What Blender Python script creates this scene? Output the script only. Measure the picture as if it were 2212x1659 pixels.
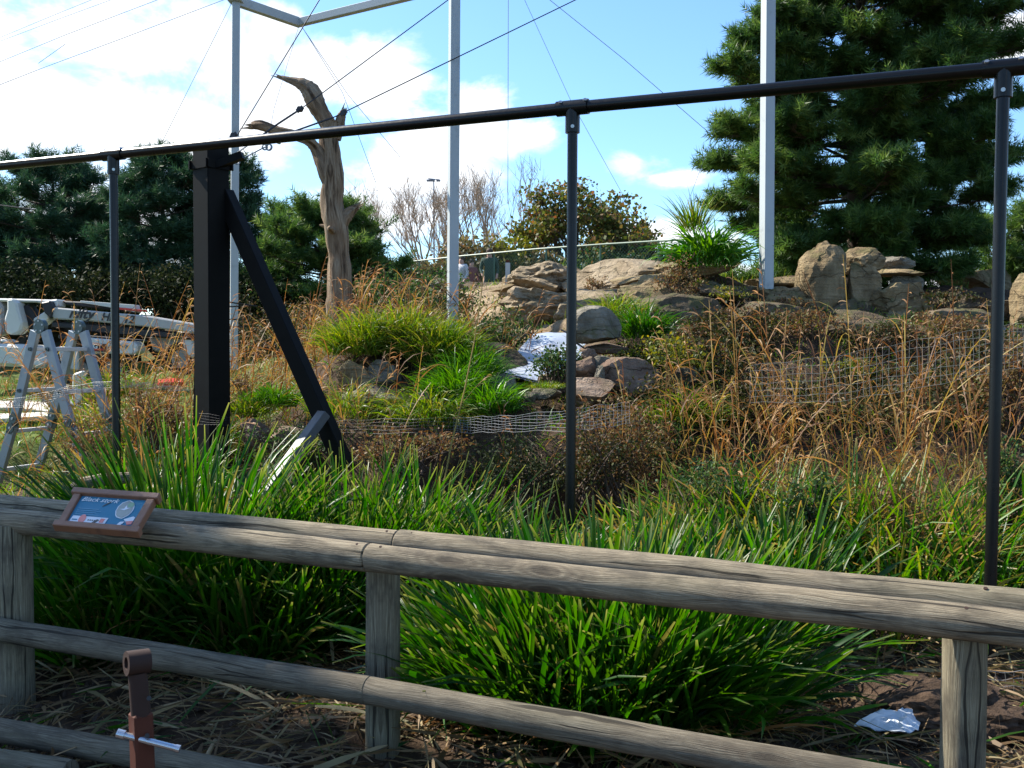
import bpy, bmesh, math, random
import numpy as np
from mathutils import Vector, Matrix, noise, Quaternion
from math import radians, sin, cos, pi

# ---------------------------------------------------------------- camera, sky, sun, exposure
sc = bpy.context.scene
for _o in list(bpy.data.objects): bpy.data.objects.remove(_o)
EYE = Vector((0, 0, 1.6))
cam_data = bpy.data.cameras.new('camera'); cam = bpy.data.objects.new('camera', cam_data)
sc.collection.objects.link(cam); sc.camera = cam
cam_data.lens = 35.0; cam_data.sensor_width = 36.0; cam_data.clip_start = 0.05; cam_data.clip_end = 3000
CM = Matrix.Translation(EYE) @ Matrix.Rotation(radians(90 - 2.3), 4, 'X') @ Matrix.Rotation(radians(0.33), 4, 'Z')
cam.matrix_world = CM
FP = 2150.0                                   # focal length in the units of a 2212 px wide view

SUN_AZ, SUN_EL = radians(-60), radians(43)    # azimuth from +Y towards +X, elevation
sdir = Vector((sin(SUN_AZ) * cos(SUN_EL), cos(SUN_AZ) * cos(SUN_EL), sin(SUN_EL)))
sun_d = bpy.data.lights.new('sun', 'SUN'); sun_d.energy = 5.0; sun_d.angle = radians(0.5); sun_d.color = (1, 0.935, 0.82)
sun = bpy.data.objects.new('sun', sun_d); sc.collection.objects.link(sun)
sun.rotation_euler = sdir.to_track_quat('Z', 'Y').to_euler(); sun.location = sdir * 60

sc.view_settings.view_transform = 'Standard'; sc.view_settings.look = 'None'
sc.view_settings.gamma = 1; sc.view_settings.use_curve_mapping = False; sc.view_settings.exposure = 1.2
sc.cycles.max_bounces = 6; sc.cycles.diffuse_bounces = 2; sc.cycles.glossy_bounces = 2
sc.cycles.transmission_bounces = 3; sc.cycles.transparent_max_bounces = 6
sc.cycles.sample_clamp_indirect = 4.0

def ray(px, py):
    d = Vector(((px - 1106) / FP, -(py - 829.5) / FP, -1.0))
    return CM.to_3x3() @ d
def P(px, py, D):                              # the point seen at px, py at depth D
    return EYE + ray(px, py) * D
def PZ(px, py, z):                             # the point seen at px, py on the level z
    r = ray(px, py); return EYE + r * ((z - EYE.z) / r.z)

world = bpy.data.worlds.new('World'); sc.world = world; world.use_nodes = True
nt = world.node_tree; nt.nodes.clear()
def N(t, **k):
    n = nt.nodes.new(t)
    for a, b in k.items(): setattr(n, a, b)
    return n
def L(a, b): nt.links.new(a, b)
def M(op, a, b=None, c=None, clamp=False):
    n = N('ShaderNodeMath', operation=op, use_clamp=clamp)
    for i, v in enumerate((a, b, c)):
        if v is None: continue
        if isinstance(v, (int, float)): n.inputs[i].default_value = v
        else: L(v, n.inputs[i])
    return n.outputs[0]
sky = N('ShaderNodeTexSky', sky_type='NISHITA'); sky.sun_disc = False
sky.sun_elevation = SUN_EL; sky.sun_rotation = SUN_AZ; sky.air_density = 1.0; sky.dust_density = 0.6; sky.ozone_density = 1.5
geo = N('ShaderNodeTexCoord')
sep = N('ShaderNodeSeparateXYZ'); L(geo.outputs['Generated'], sep.inputs[0])
az = M('ARCTAN2', sep.outputs[0], sep.outputs[1]); el = M('ARCSINE', sep.outputs[2])
def azel(px, py):
    r = ray(px, py).normalized(); return math.atan2(r.x, r.y), math.asin(r.z)
CLOUDS = [(300, 70, 330, 150), (90, 260, 260, 150), (300, 260, 190, 120), (-150, 120, 260, 260), (440, 300, 190, 130), (480, 160, 120, 110), (690, 165, 85, 85),
          (830, 200, 140, 110), (880, 340, 190, 150), (1030, 235, 80, 70), (1130, 300, 110, 50), (620, 250, 90, 90),
          (800, 470, 240, 85), (250, 480, 420, 130), (1370, 355, 105, 40), (1450, 385, 80, 25), (1420, 510, 180, 40),
          (2190, 90, 70, 50), (2230, 560, 120, 60), (600, 40, 60, 40), (1900, 600, 400, 30)]
cl = [(*azel(x, y), w / FP, h / FP) for x, y, w, h in CLOUDS]
rr = random.Random(5)
for i in range(26):                            # the same kind of clouds in the rest of the sky
    a = rr.uniform(0.75, 2 * pi - 0.75); a = a if a < pi else a - 2 * pi
    cl.append((a, rr.uniform(0.05, 0.9), rr.uniform(0.06, 0.3), rr.uniform(0.04, 0.12)))
cmb = N('ShaderNodeCombineXYZ'); L(az, cmb.inputs[0]); L(el, cmb.inputs[1])
best = None
for a, e, w, h in cl:
    s = N('ShaderNodeVectorMath', operation='SUBTRACT'); L(cmb.outputs[0], s.inputs[0]); s.inputs[1].default_value = (a, e, 0)
    m = N('ShaderNodeVectorMath', operation='MULTIPLY'); L(s.outputs[0], m.inputs[0]); m.inputs[1].default_value = (1 / w, 1 / h, 0)
    ln = N('ShaderNodeVectorMath', operation='LENGTH'); L(m.outputs[0], ln.inputs[0])
    v = M('SUBTRACT', 1.0, ln.outputs['Value'])
    best = v if best is None else M('MAXIMUM', best, v)
mp = N('ShaderNodeMapping'); mp.inputs['Scale'].default_value = (1, 1, 1.5); L(geo.outputs['Generated'], mp.inputs[0])
n1 = N('ShaderNodeTexNoise'); n1.inputs['Scale'].default_value = 7.5; n1.inputs['Detail'].default_value = 11; n1.inputs['Roughness'].default_value = 0.62; n1.inputs['Distortion'].default_value = 0.25
L(mp.outputs[0], n1.inputs['Vector'])
dens = M('ADD', M('MAXIMUM', best, -0.7), M('MULTIPLY', M('SUBTRACT', n1.outputs['Fac'], 0.5), 3.6))
mr = N('ShaderNodeMapRange', interpolation_type='SMOOTHSTEP'); L(dens, mr.inputs['Value'])
mr.inputs['From Min'].default_value = -0.05; mr.inputs['From Max'].default_value = 0.68
mask = mr.outputs['Result']
n2 = N('ShaderNodeTexNoise'); n2.inputs['Scale'].default_value = 5; n2.inputs['Detail'].default_value = 5; L(mp.outputs[0], n2.inputs['Vector'])
shade = N('ShaderNodeMapRange'); L(n2.outputs['Fac'], shade.inputs['Value']); shade.inputs['From Min'].default_value = 0.3; shade.inputs['From Max'].default_value = 0.7
shade.inputs['To Min'].default_value = 9.3; shade.inputs['To Max'].default_value = 13.5
ccol = N('ShaderNodeVectorMath', operation='SCALE'); ccol.inputs[0].default_value = (0.96, 0.99, 1.03); L(shade.outputs[0], ccol.inputs['Scale'])
SKY_STR = 0.056
hue = N('ShaderNodeVectorMath', operation='MULTIPLY'); L(sky.outputs[0], hue.inputs[0]); hue.inputs[1].default_value = (1.30, 1.74, 2.16)
mx = N('ShaderNodeMix', data_type='RGBA'); L(M('MULTIPLY', mask, 0.97), mx.inputs[0]); L(hue.outputs[0], mx.inputs[6]); L(ccol.outputs[0], mx.inputs[7])
bg = N('ShaderNodeBackground'); bg.inputs['Strength'].default_value = SKY_STR; L(mx.outputs[2], bg.inputs[0])
ow = N('ShaderNodeOutputWorld'); L(bg.outputs[0], ow.inputs[0])
world.cycles.sampling_method = 'MANUAL'; world.cycles.sample_map_resolution = 512

# ---------------------------------------------------------------- helpers
col = sc.collection
RNG = np.random.default_rng(11)
random.seed(4)

def tag(o, label=None, cat=None, group=None, kind=None):
    if label: o['label'] = label
    if cat: o['category'] = cat
    if group: o['group'] = group
    if kind: o['kind'] = kind
    return o
def thing(name, label, cat, loc=(0, 0, 0), group=None):
    o = bpy.data.objects.new(name, None); col.objects.link(o); o.location = loc; o.empty_display_size = 0.1
    return tag(o, label, cat, group)
def link(name, me, mat=None, parent=None):
    o = bpy.data.objects.new(name, me); col.objects.link(o)
    if mat and not me.materials: me.materials.append(mat)
    if parent is not None:
        o.parent = parent
        w = Vector((0, 0, 0)); q = parent
        while q is not None: w += q.location; q = q.parent
        o.location = -w                        # meshes are written in world coordinates
    return o
def mk(name, V, F, mat, parent=None, attrs=None, uv=None, smooth=True):
    """numpy verts (N,3) and faces (M,3|4) -> one mesh object"""
    V = np.asarray(V, np.float32); F = np.asarray(F, np.int32)
    me = bpy.data.meshes.new(name)
    me.vertices.add(len(V)); me.vertices.foreach_set('co', V.ravel())
    k = F.shape[1]; me.loops.add(F.size); me.loops.foreach_set('vertex_index', F.ravel())
    me.polygons.add(len(F)); me.polygons.foreach_set('loop_start', np.arange(0, F.size, k, dtype=np.int32))
    me.polygons.foreach_set('loop_total', np.full(len(F), k, np.int32))
    me.update(calc_edges=True)
    for a, v in (attrs or {}).items():
        at = me.attributes.new(a, 'FLOAT', 'POINT'); at.data.foreach_set('value', np.asarray(v, np.float32))
    if uv is not None:
        l = me.uv_layers.new(name='uv'); l.data.foreach_set('uv', np.asarray(uv, np.float32)[F.ravel()].ravel())
    me.polygons.foreach_set('use_smooth', np.full(len(F), smooth))
    me.validate(); me.update()
    return link(name, me, mat, parent)

class MB:
    """collects simple shapes (world coordinates) for one mesh"""
    def __init__(s): s.v = []; s.f = []; s.uv = []
    def add(s, vs, fs, uvs=None):
        b = len(s.v); s.v += [tuple(v) for v in vs]; s.f += [tuple(b + i for i in f) for f in fs]
        s.uv += uvs if uvs else [(v[0], v[2]) for v in vs]
        return s
    def box(s, c, x, y, z):                    # centre and three half-axis vectors
        c, x, y, z = map(Vector, (c, x, y, z))
        vs = [c + a * x + b * y + d * z for a in (-1, 1) for b in (-1, 1) for d in (-1, 1)]
        return s.add(vs, [(0, 1, 3, 2), (4, 6, 7, 5), (0, 4, 5, 1), (2, 3, 7, 6), (0, 2, 6, 4), (1, 5, 7, 3)])
    def bar(s, a, b, w, h, up=(0, 0, 1), over=0):
        a, b = Vector(a), Vector(b); d = (b - a).normalized(); u = Vector(up)
        sx = d.cross(u).normalized(); u = sx.cross(d).normalized()
        return s.box((a + b) / 2, d * ((b - a).length / 2 + over), sx * w / 2, u * h / 2)
    def tube(s, pts, rad, n=8, cap=True, uvs=1.0, wob=0, seed=0):
        pts = [Vector(p) for p in pts]; m = len(pts)
        rad = [rad] * m if isinstance(rad, (int, float)) else rad
        d0 = (pts[1] - pts[0]).normalized(); ref = Vector((0, 0, 1)) if abs(d0.z) < 0.9 else Vector((1, 0, 0))
        nx = d0.cross(ref).normalized(); vs = []; uv = []; ln = 0
        for i, p in enumerate(pts):
            d = (pts[min(i + 1, m - 1)] - pts[max(i - 1, 0)]).normalized()
            nx = (nx - d * nx.dot(d)).normalized(); ny = d.cross(nx)
            if i: ln += (p - pts[i - 1]).length
            for k in range(n):
                a = 2 * pi * k / n; r = rad[i]
                if wob: r *= 1 + wob * noise.noise(Vector((cos(a) * 1.3 + seed * 7.1, sin(a) * 1.3, ln * 3 / max(uvs, .01))))
                vs.append(p + nx * (cos(a) * r) + ny * (sin(a) * r)); uv.append((ln, abs(k / n * 2 - 1) * pi * rad[i]))
        fs = [(i * n + k, i * n + (k + 1) % n, (i + 1) * n + (k + 1) % n, (i + 1) * n + k) for i in range(m - 1) for k in range(n)]
        if cap: fs += [tuple(range(n - 1, -1, -1)), tuple((m - 1) * n + k for k in range(n))]
        return s.add(vs, fs, uv)
    def ball(s, c, r, seg=8, sc3=(1, 1, 1)):
        c = Vector(c); vs = [c + Vector((0, 0, r * sc3[2]))]
        rings = seg // 2
        for i in range(1, rings):
            t = pi * i / rings
            for k in range(seg):
                a = 2 * pi * k / seg; vs.append(c + Vector((sin(t) * cos(a) * r * sc3[0], sin(t) * sin(a) * r * sc3[1], cos(t) * r * sc3[2])))
        vs.append(c - Vector((0, 0, r * sc3[2]))); last = len(vs) - 1
        fs = [(0, 1 + k, 1 + (k + 1) % seg) for k in range(seg)]
        for i in range(rings - 2):
            b = 1 + i * seg; fs += [(b + k, b + seg + k, b + seg + (k + 1) % seg, b + (k + 1) % seg) for k in range(seg)]
        b = 1 + (rings - 2) * seg; fs += [(last, b + (k + 1) % seg, b + k) for k in range(seg)]
        return s.add(vs, fs)
    def disc(s, c, nrm, r, th, n=16, hole=0):
        c = Vector(c); nrm = Vector(nrm).normalized(); a = nrm.orthogonal().normalized(); b = nrm.cross(a); vs = []
        for z in (-th / 2, th / 2):
            for k in range(n):
                t = 2 * pi * k / n; vs.append(c + nrm * z + a * cos(t) * r + b * sin(t) * r)
        fs = [(k, (k + 1) % n, n + (k + 1) % n, n + k) for k in range(n)]
        if not hole: fs += [tuple(range(n - 1, -1, -1)), tuple(range(n, 2 * n))]
        else:
            for z in (-th / 2, th / 2):
                for k in range(n):
                    t = 2 * pi * k / n; vs.append(c + nrm * z + a * cos(t) * hole + b * sin(t) * hole)
            for k in range(n):
                j = (k + 1) % n
                fs += [(2 * n + j, 2 * n + k, 3 * n + k, 3 * n + j), (j, k, 2 * n + k, 2 * n + j), (n + k, n + j, 3 * n + j, 3 * n + k)]
        return s.add(vs, fs)
    def plate(s, ps, nrm, th):                 # a flat outline given its own thickness
        nrm = Vector(nrm).normalized() * th / 2; n = len(ps)
        vs = [Vector(p) - nrm for p in ps] + [Vector(p) + nrm for p in ps]
        return s.add(vs, [tuple(range(n - 1, -1, -1)), tuple(range(n, 2 * n))] + [(k, (k + 1) % n, n + (k + 1) % n, n + k) for k in range(n)])
    def build(s, name, mat, parent=None, smooth=False, bevel=0):
        me = bpy.data.meshes.new(name); me.from_pydata(s.v, [], s.f)
        l = me.uv_layers.new(name='uv')
        for lp in me.loops: l.data[lp.index].uv = s.uv[lp.vertex_index]
        if bevel:
            bm = bmesh.new(); bm.from_mesh(me)
            es = [e for e in bm.edges if len(e.link_faces) == 2 and e.calc_face_angle(0) > 0.6]
            bmesh.ops.bevel(bm, geom=es, offset=bevel, segments=1, affect='EDGES'); bm.to_mesh(me); bm.free()
        if smooth:
            me.polygons.foreach_set('use_smooth', [True] * len(me.polygons)); me.set_sharp_from_angle(angle=radians(40))
        me.update()
        return link(name, me, mat, parent)

# ---------------------------------------------------------------- materials
def mat(name, build):
    m = bpy.data.materials.new(name); m.use_nodes = True; t = m.node_tree; t.nodes.clear()
    out = t.nodes.new('ShaderNodeOutputMaterial')
    class B:
        def n(s, ty, ins=None, **k):
            q = t.nodes.new(ty)
            for a, b in k.items(): setattr(q, a, b)
            for a, b in (ins or {}).items():
                if isinstance(b, bpy.types.NodeSocket): t.links.new(b, q.inputs[a])
                else: q.inputs[a].default_value = b
            return q
        def ramp(s, fac, stops):
            q = t.nodes.new('ShaderNodeValToRGB'); t.links.new(fac, q.inputs[0]); e = q.color_ramp.elements
            while len(e) < len(stops): e.new(0.5)
            for i, (p, c) in enumerate(stops):
                e[i].position = p; e[i].color = (*c, 1) if len(c) == 3 else c
            return q.outputs[0]
        def noise(s, vec, scale, detail=4, rough=0.55, dist=0):
            ins = {'Scale': scale, 'Detail': detail, 'Roughness': rough, 'Distortion': dist}
            if vec is not None: ins['Vector'] = vec
            return s.n('ShaderNodeTexNoise', ins).outputs['Fac']
        def mapv(s, vec, sc3): return s.n('ShaderNodeMapping', {'Vector': vec, 'Scale': sc3}).outputs[0]
        def mix(s, f, a, b, mode='MIX'):
            q = t.nodes.new('ShaderNodeMix'); q.data_type = 'RGBA'; q.blend_type = mode
            for i, v in ((0, f), (6, a), (7, b)):
                if isinstance(v, bpy.types.NodeSocket): t.links.new(v, q.inputs[i])
                else: q.inputs[i].default_value = (*v, 1) if isinstance(v, tuple) and len(v) == 3 else v
            return q.outputs[2]
        def math(s, op, a, b=0.0):
            q = t.nodes.new('ShaderNodeMath'); q.operation = op
            for i, v in ((0, a), (1, b)):
                if isinstance(v, bpy.types.NodeSocket): t.links.new(v, q.inputs[i])
                else: q.inputs[i].default_value = v
            return q.outputs[0]
        def bump(s, h, st=0.5, dist=0.01): return s.n('ShaderNodeBump', {'Height': h, 'Strength': st, 'Distance': dist}).outputs[0]
        def bsdf(s, c, r=0.6, nrm=None, metal=0.0, spec=0.5):
            ins = {'Base Color': (*c, 1) if isinstance(c, tuple) else c, 'Roughness': r, 'Metallic': metal, 'Specular IOR Level': spec}
            if nrm is not None: ins['Normal'] = nrm
            return s.n('ShaderNodeBsdfPrincipled', ins).outputs[0]
        def out(s, sh): t.links.new(sh, out.inputs[0])
        obj = property(lambda s: s.n('ShaderNodeTexCoord').outputs['Object'])
        uv = property(lambda s: s.n('ShaderNodeTexCoord').outputs['UV'])
        pos = property(lambda s: s.n('ShaderNodeNewGeometry').outputs['Position'])
        rnd = property(lambda s: s.n('ShaderNodeObjectInfo').outputs['Random'])
        def attr(s, a): return s.n('ShaderNodeAttribute', attribute_name=a).outputs['Fac']
    build(B()); return m

def leafmat(name, stops, trans=0.4, rough=0.38, tipc=None, spec=0.5, tcol=1.25):
    def b(B):
        r = B.math('FRACT', B.math('ADD', B.attr('rnd'), B.rnd))
        c = B.ramp(r, stops)
        c = B.mix(B.math('MULTIPLY', B.noise(B.pos, 9, 3), 0.6), c, tuple(v * 0.5 for v in stops[0][1]))
        if tipc: c = B.mix(B.n('ShaderNodeMapRange', {'Value': B.attr('tt'), 'From Min': 0.9, 'From Max': 1.0}).outputs[0], c, tipc)
        p = B.bsdf(c, rough, spec=spec)
        hs = B.n('ShaderNodeHueSaturation', {'Hue': 0.489, 'Saturation': 1.12, 'Value': tcol, 'Color': c}).outputs[0]
        tr = B.n('ShaderNodeBsdfTranslucent', {'Color': hs}).outputs[0]
        B.out(B.n('ShaderNodeMixShader', {0: trans, 1: p, 2: tr}).outputs[0])
    return mat(name, b)

SEDGE = leafmat('sedge_leaf', [(0, (0.008, 0.062, 0.006)), (0.4, (0.026, 0.098, 0.009)), (0.75, (0.058, 0.140, 0.014)), (0.92, (0.045, 0.20, 0.016)), (0.98, (0.13, 0.14, 0.03)), (1, (0.22, 0.14, 0.05))], 0.48, 0.38, (0.16, 0.17, 0.045), 0.3, 1.55)
REED = leafmat('reed_leaf', [(0, (0.022, 0.11, 0.008)), (0.35, (0.06, 0.19, 0.012)), (0.65, (0.15, 0.26, 0.02)), (0.84, (0.32, 0.26, 0.045)), (1, (0.38, 0.22, 0.09))], 0.45, 0.42, (0.3, 0.2, 0.06), 0.35)
YGRASS = leafmat('tussock_grass', [(0, (0.05, 0.14, 0.012)), (0.4, (0.13, 0.25, 0.018)), (0.75, (0.26, 0.32, 0.03)), (1, (0.36, 0.27, 0.07))], 0.45, 0.42, (0.36, 0.28, 0.07), 0.35)
BRIGHT = leafmat('bright_grass', [(0, (0.035, 0.14, 0.01)), (0.6, (0.08, 0.27, 0.015)), (1, (0.16, 0.32, 0.03))], 0.45, 0.4, (0.2, 0.3, 0.05), 0.35)
DRY = leafmat('dry_stalk', [(0, (0.15, 0.065, 0.025)), (0.35, (0.32, 0.16, 0.055)), (0.7, (0.46, 0.28, 0.095)), (1, (0.40, 0.32, 0.075))], 0.35, 0.55, None, 0.25)
SEED = leafmat('dry_seed_head', [(0, (0.26, 0.14, 0.065)), (0.5, (0.42, 0.25, 0.12)), (1, (0.60, 0.42, 0.24))], 0.4, 0.6, None, 0.2)
STRAW = leafmat('straw', [(0, (0.12, 0.07, 0.03)), (0.5, (0.34, 0.22, 0.10)), (0.8, (0.15, 0.15, 0.06)), (1, (0.46, 0.35, 0.19))], 0.2, 0.6, None, 0.3)
PINE = leafmat('pine_needles', [(0, (0.035, 0.09, 0.022)), (0.5, (0.08, 0.165, 0.038)), (0.85, (0.15, 0.25, 0.058)), (1, (0.22, 0.30, 0.08))], 0.4, 0.5, None, 0.3)
PINE2 = leafmat('blue_pine_needles', [(0, (0.024, 0.065, 0.032)), (0.5, (0.05, 0.12, 0.055)), (1, (0.10, 0.18, 0.08))], 0.25, 0.5, None, 0.3)
MAPLE = leafmat('maple_leaf', [(0, (0.06, 0.09, 0.02)), (0.5, (0.12, 0.14, 0.03)), (0.8, (0.20, 0.15, 0.04)), (1, (0.28, 0.11, 0.05))], 0.4, 0.5, None, 0.2)
BUSH = leafmat('bush_leaf', [(0, (0.02, 0.055, 0.015)), (0.5, (0.045, 0.105, 0.028)), (0.85, (0.10, 0.16, 0.04)), (1, (0.22, 0.13, 0.05))], 0.35, 0.6, None, 0.2)
TANGLE = leafmat('dark_tangle_leaf', [(0, (0.02, 0.03, 0.008)), (0.4, (0.045, 0.06, 0.015)), (0.65, (0.08, 0.05, 0.022)), (0.9, (0.16, 0.09, 0.04)), (1, (0.12, 0.16, 0.03))], 0.3, 0.6, None, 0.2)
SHADELEAF = leafmat('shade_dark_leaf', [(0, (0.012, 0.02, 0.008)), (0.6, (0.03, 0.045, 0.015)), (1, (0.06, 0.06, 0.025))], 0.2, 0.7, None, 0.1)  # near-black leaves stand in for shade below the pines and at the pond
BROWNBUSH = leafmat('dry_bush_leaf', [(0, (0.12, 0.06, 0.03)), (0.4, (0.22, 0.12, 0.05)), (0.7, (0.13, 0.15, 0.04)), (1, (0.34, 0.21, 0.10))], 0.3, 0.6, None, 0.2)
FARBUSH = leafmat('far_hedge_leaf', [(0, (0.10, 0.10, 0.04)), (0.5, (0.17, 0.16, 0.06)), (0.8, (0.26, 0.17, 0.07)), (1, (0.30, 0.16, 0.07))], 0.3, 0.6, None, 0.2)
YBUSH = leafmat('yellow_green_bush_leaf', [(0, (0.08, 0.11, 0.02)), (0.6, (0.2, 0.22, 0.03)), (1, (0.38, 0.30, 0.04))], 0.4, 0.45, None, 0.3)
LAWN = leafmat('lawn_blade', [(0, (0.06, 0.12, 0.02)), (0.6, (0.12, 0.2, 0.03)), (1, (0.25, 0.24, 0.07))], 0.35, 0.5, None, 0.3)

def log_mat(name, tint=(1, 1, 1), dark=1.0):
    def b(B):
        u = B.uv; ob = B.n('ShaderNodeCombineXYZ', {0: B.math('MULTIPLY', B.rnd, 9.0)}).outputs[0]
        uv = B.n('ShaderNodeVectorMath', {0: u, 1: ob}, operation='ADD').outputs[0]
        warp = B.n('ShaderNodeTexNoise', {'Vector': B.mapv(uv, (2.2, 9, 1)), 'Scale': 1.0, 'Detail': 3}).outputs['Color']
        w2 = B.n('ShaderNodeVectorMath', {0: warp, 'Scale': 0.07}, operation='SCALE').outputs[0]
        uvw = B.n('ShaderNodeVectorMath', {0: uv, 1: w2}, operation='ADD').outputs[0]
        grain = B.noise(B.mapv(uvw, (5, 300, 1)), 1.0, 7, 0.7)
        bands = B.n('ShaderNodeTexWave', {'Vector': B.mapv(uvw, (0.6, 26, 1)), 'Scale': 1.0, 'Distortion': 4.0, 'Detail': 3}, bands_direction='Y').outputs['Fac']
        blotch = B.noise(B.mapv(uv, (5, 14, 1)), 1.0, 6, 0.65)
        green = B.noise(B.mapv(uv, (1.3, 2.5, 1)), 1.0, 3, 0.5)
        vor = B.n('ShaderNodeTexVoronoi', {'Vector': B.mapv(uvw, (1.5, 5.0, 1)), 'Scale': 1.0, 'Randomness': 1.0}).outputs['Distance']
        knot = B.n('ShaderNodeMapRange', {'Value': vor, 'From Min': 0.03, 'From Max': 0.12, 'To Min': 1.0, 'To Max': 0.0}).outputs[0]
        c = B.ramp(grain, [(0.33, tuple(a * t * dark for a, t in zip((0.075, 0.062, 0.046), tint))), (0.5, tuple(a * t * dark for a, t in zip((0.21, 0.185, 0.145), tint))), (0.75, tuple(a * t * dark for a, t in zip((0.42, 0.39, 0.32), tint)))])
        c = B.mix(B.math('MULTIPLY', bands, 0.22), c, (0.12 * dark, 0.095 * dark, 0.065 * dark))
        c = B.mix(B.n('ShaderNodeMapRange', {'Value': blotch, 'From Min': 0.47, 'From Max': 0.64, 'To Max': 0.72}).outputs[0], c, (0.065, 0.055, 0.042))
        c = B.mix(B.n('ShaderNodeMapRange', {'Value': green, 'From Min': 0.5, 'From Max': 0.8, 'To Max': 0.35}).outputs[0], c, (0.13, 0.14, 0.08))
        ring = B.math('MULTIPLY', B.math('ADD', B.math('MULTIPLY', B.math('SINE', B.math('MULTIPLY', vor, 95.0)), 0.5), 0.5), B.n('ShaderNodeMapRange', {'Value': vor, 'From Min': 0.12, 'From Max': 0.34, 'To Min': 0.6, 'To Max': 0.0}).outputs[0])
        c = B.mix(ring, c, (0.09, 0.07, 0.05))
        c = B.mix(knot, c, (0.05, 0.04, 0.03))
        crack = B.noise(B.mapv(uvw, (1.2, 60, 1)), 1.0, 2, 0.4)
        ck = B.n('ShaderNodeMapRange', {'Value': crack, 'From Min': 0.33, 'From Max': 0.375, 'To Min': 1.0, 'To Max': 0.0}).outputs[0]
        c = B.mix(B.math('MULTIPLY', ck, 0.85), c, (0.02, 0.017, 0.013))
        h = B.math('SUBTRACT', B.math('ADD', grain, B.math('MULTIPLY', blotch, 0.5)), B.math('ADD', ck, knot))
        B.out(B.bsdf(c, 0.85, B.bump(h, 0.8, 0.006), spec=0.2))
    return mat(name, b)
LOG = log_mat('weathered_round_timber', (1.08, 1.0, 0.86), 1.08); LOGD = log_mat('dark_round_timber', (1.0, 0.97, 0.90), 0.72); POSTW = log_mat('timber_post', (1.02, 1.0, 0.86), 0.95)  # LOGD is a darker copy of the rail timber
def bark_b(B):
    uv = B.uv
    w = B.noise(B.mapv(uv, (3, 8, 1)), 1, 3)
    g = B.noise(B.n('ShaderNodeVectorMath', {0: B.mapv(uv, (2.2, 26, 1)), 1: B.n('ShaderNodeCombineXYZ', {1: B.math('MULTIPLY', w, 2.5)}).outputs[0]}, operation='ADD').outputs[0], 1, 7, 0.65)
    bl = B.noise(B.mapv(uv, (1.2, 2.5, 1)), 1, 4)
    c = B.ramp(g, [(0.36, (0.045, 0.028, 0.016)), (0.48, (0.21, 0.14, 0.085)), (0.68, (0.36, 0.28, 0.19))])
    c = B.mix(B.n('ShaderNodeMapRange', {'Value': bl, 'From Min': 0.5, 'From Max': 0.7, 'To Max': 0.55}).outputs[0], c, (0.20, 0.12, 0.065))
    B.out(B.bsdf(c, 0.8, B.bump(g, 1.0, 0.03), spec=0.2))
DEADWOOD = mat('bare_dead_wood', bark_b)
def simple(name, c, r=0.5, metal=0.0, var=0.25, scale=14, bumpy=0.15, c2=None, spec=0.5):
    def b(B):
        o = B.obj; n = B.noise(o, scale, 5, 0.6); n3 = B.noise(o, scale * 0.23, 3)
        c2_ = c2 or tuple(v * (1 - var) for v in c)
        cc = B.mix(B.math('MULTIPLY', B.math('ADD', n, n3), 0.5), c, c2_)
        cc = B.mix(B.n('ShaderNodeMapRange', {'Value': n, 'From Min': 0.6, 'From Max': 0.75, 'To Max': 0.5}).outputs[0], cc, tuple(v * 0.6 for v in c2_))
        B.out(B.bsdf(cc, B.math('ADD', B.math('MULTIPLY', n, 0.2), r - 0.1), B.bump(n, bumpy, 0.003), metal, spec))
    return mat(name, b)
BARK = simple('pine_bark', (0.09, 0.065, 0.045), 0.9, 0, 0.5, 9, 0.8)
STEMB = simple('brown_shrub_stem', (0.10, 0.06, 0.035), 0.8, 0, 0.5, 9, 0.3)
TWIG = simple('bare_twig', (0.42, 0.30, 0.20), 0.8, 0, 0.3, 5, 0.3)
BLACKP = simple('black_painted_steel', (0.006, 0.006, 0.006), 0.3, 0, 0.3, 30, 0.1, None, 0.3)
BLACKM = simple('black_coated_box_steel', (0.004, 0.0036, 0.003), 0.6, 0, 0.3, 10, 0.1, None, 0.12)
BOLT = simple('zinc_bolt', (0.5, 0.5, 0.48), 0.3, 0.9, 0.3, 40)
CABLE = simple('steel_cable', (0.05, 0.05, 0.055), 0.5, 0.4, 0.3, 60)
THINW = simple('thin_grey_wire', (0.25, 0.28, 0.33), 0.5, 0.3, 0.3, 60)
GALV = simple('galvanised_wire', (0.26, 0.27, 0.28), 0.45, 0.5, 0.4, 50)
DARKW = simple('dark_plastic_mesh', (0.10, 0.105, 0.10), 0.5, 0, 0.2, 50)
GREENW = simple('green_coated_wire', (0.10, 0.20, 0.13), 0.5, 0, 0.3, 30)
GREYPOST = simple('weathered_grey_painted_steel', (0.42, 0.46, 0.47), 0.5, 0.0, 0.25, 5, 0.15, (0.33, 0.36, 0.36))
ALU = simple('scuffed_aluminium', (0.34, 0.38, 0.41), 0.42, 0.4, 0.35, 9, 0.1)
ALUR = simple('bright_aluminium_rung', (0.6, 0.6, 0.58), 0.5, 0.25, 0.15, 14, 0.1)
ALUD = simple('ladder_hinge_metal', (0.10, 0.14, 0.14), 0.4, 0.5, 0.3, 14, 0.1)
WHITEP = simple('chalky_white_paint', (0.62, 0.62, 0.58), 0.5, 0, 0.22, 6, 0.1)
GREYP = simple('grey_painted_steel', (0.30, 0.31, 0.31), 0.5, 0, 0.25, 6, 0.1)
BOOMG = simple('pale_grey_boom_paint', (0.42, 0.42, 0.40), 0.5, 0, 0.2, 6, 0.1)
DARKM = simple('dark_machinery', (0.02, 0.02, 0.022), 0.5, 0.2, 0.3, 20, 0.2)
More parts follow.
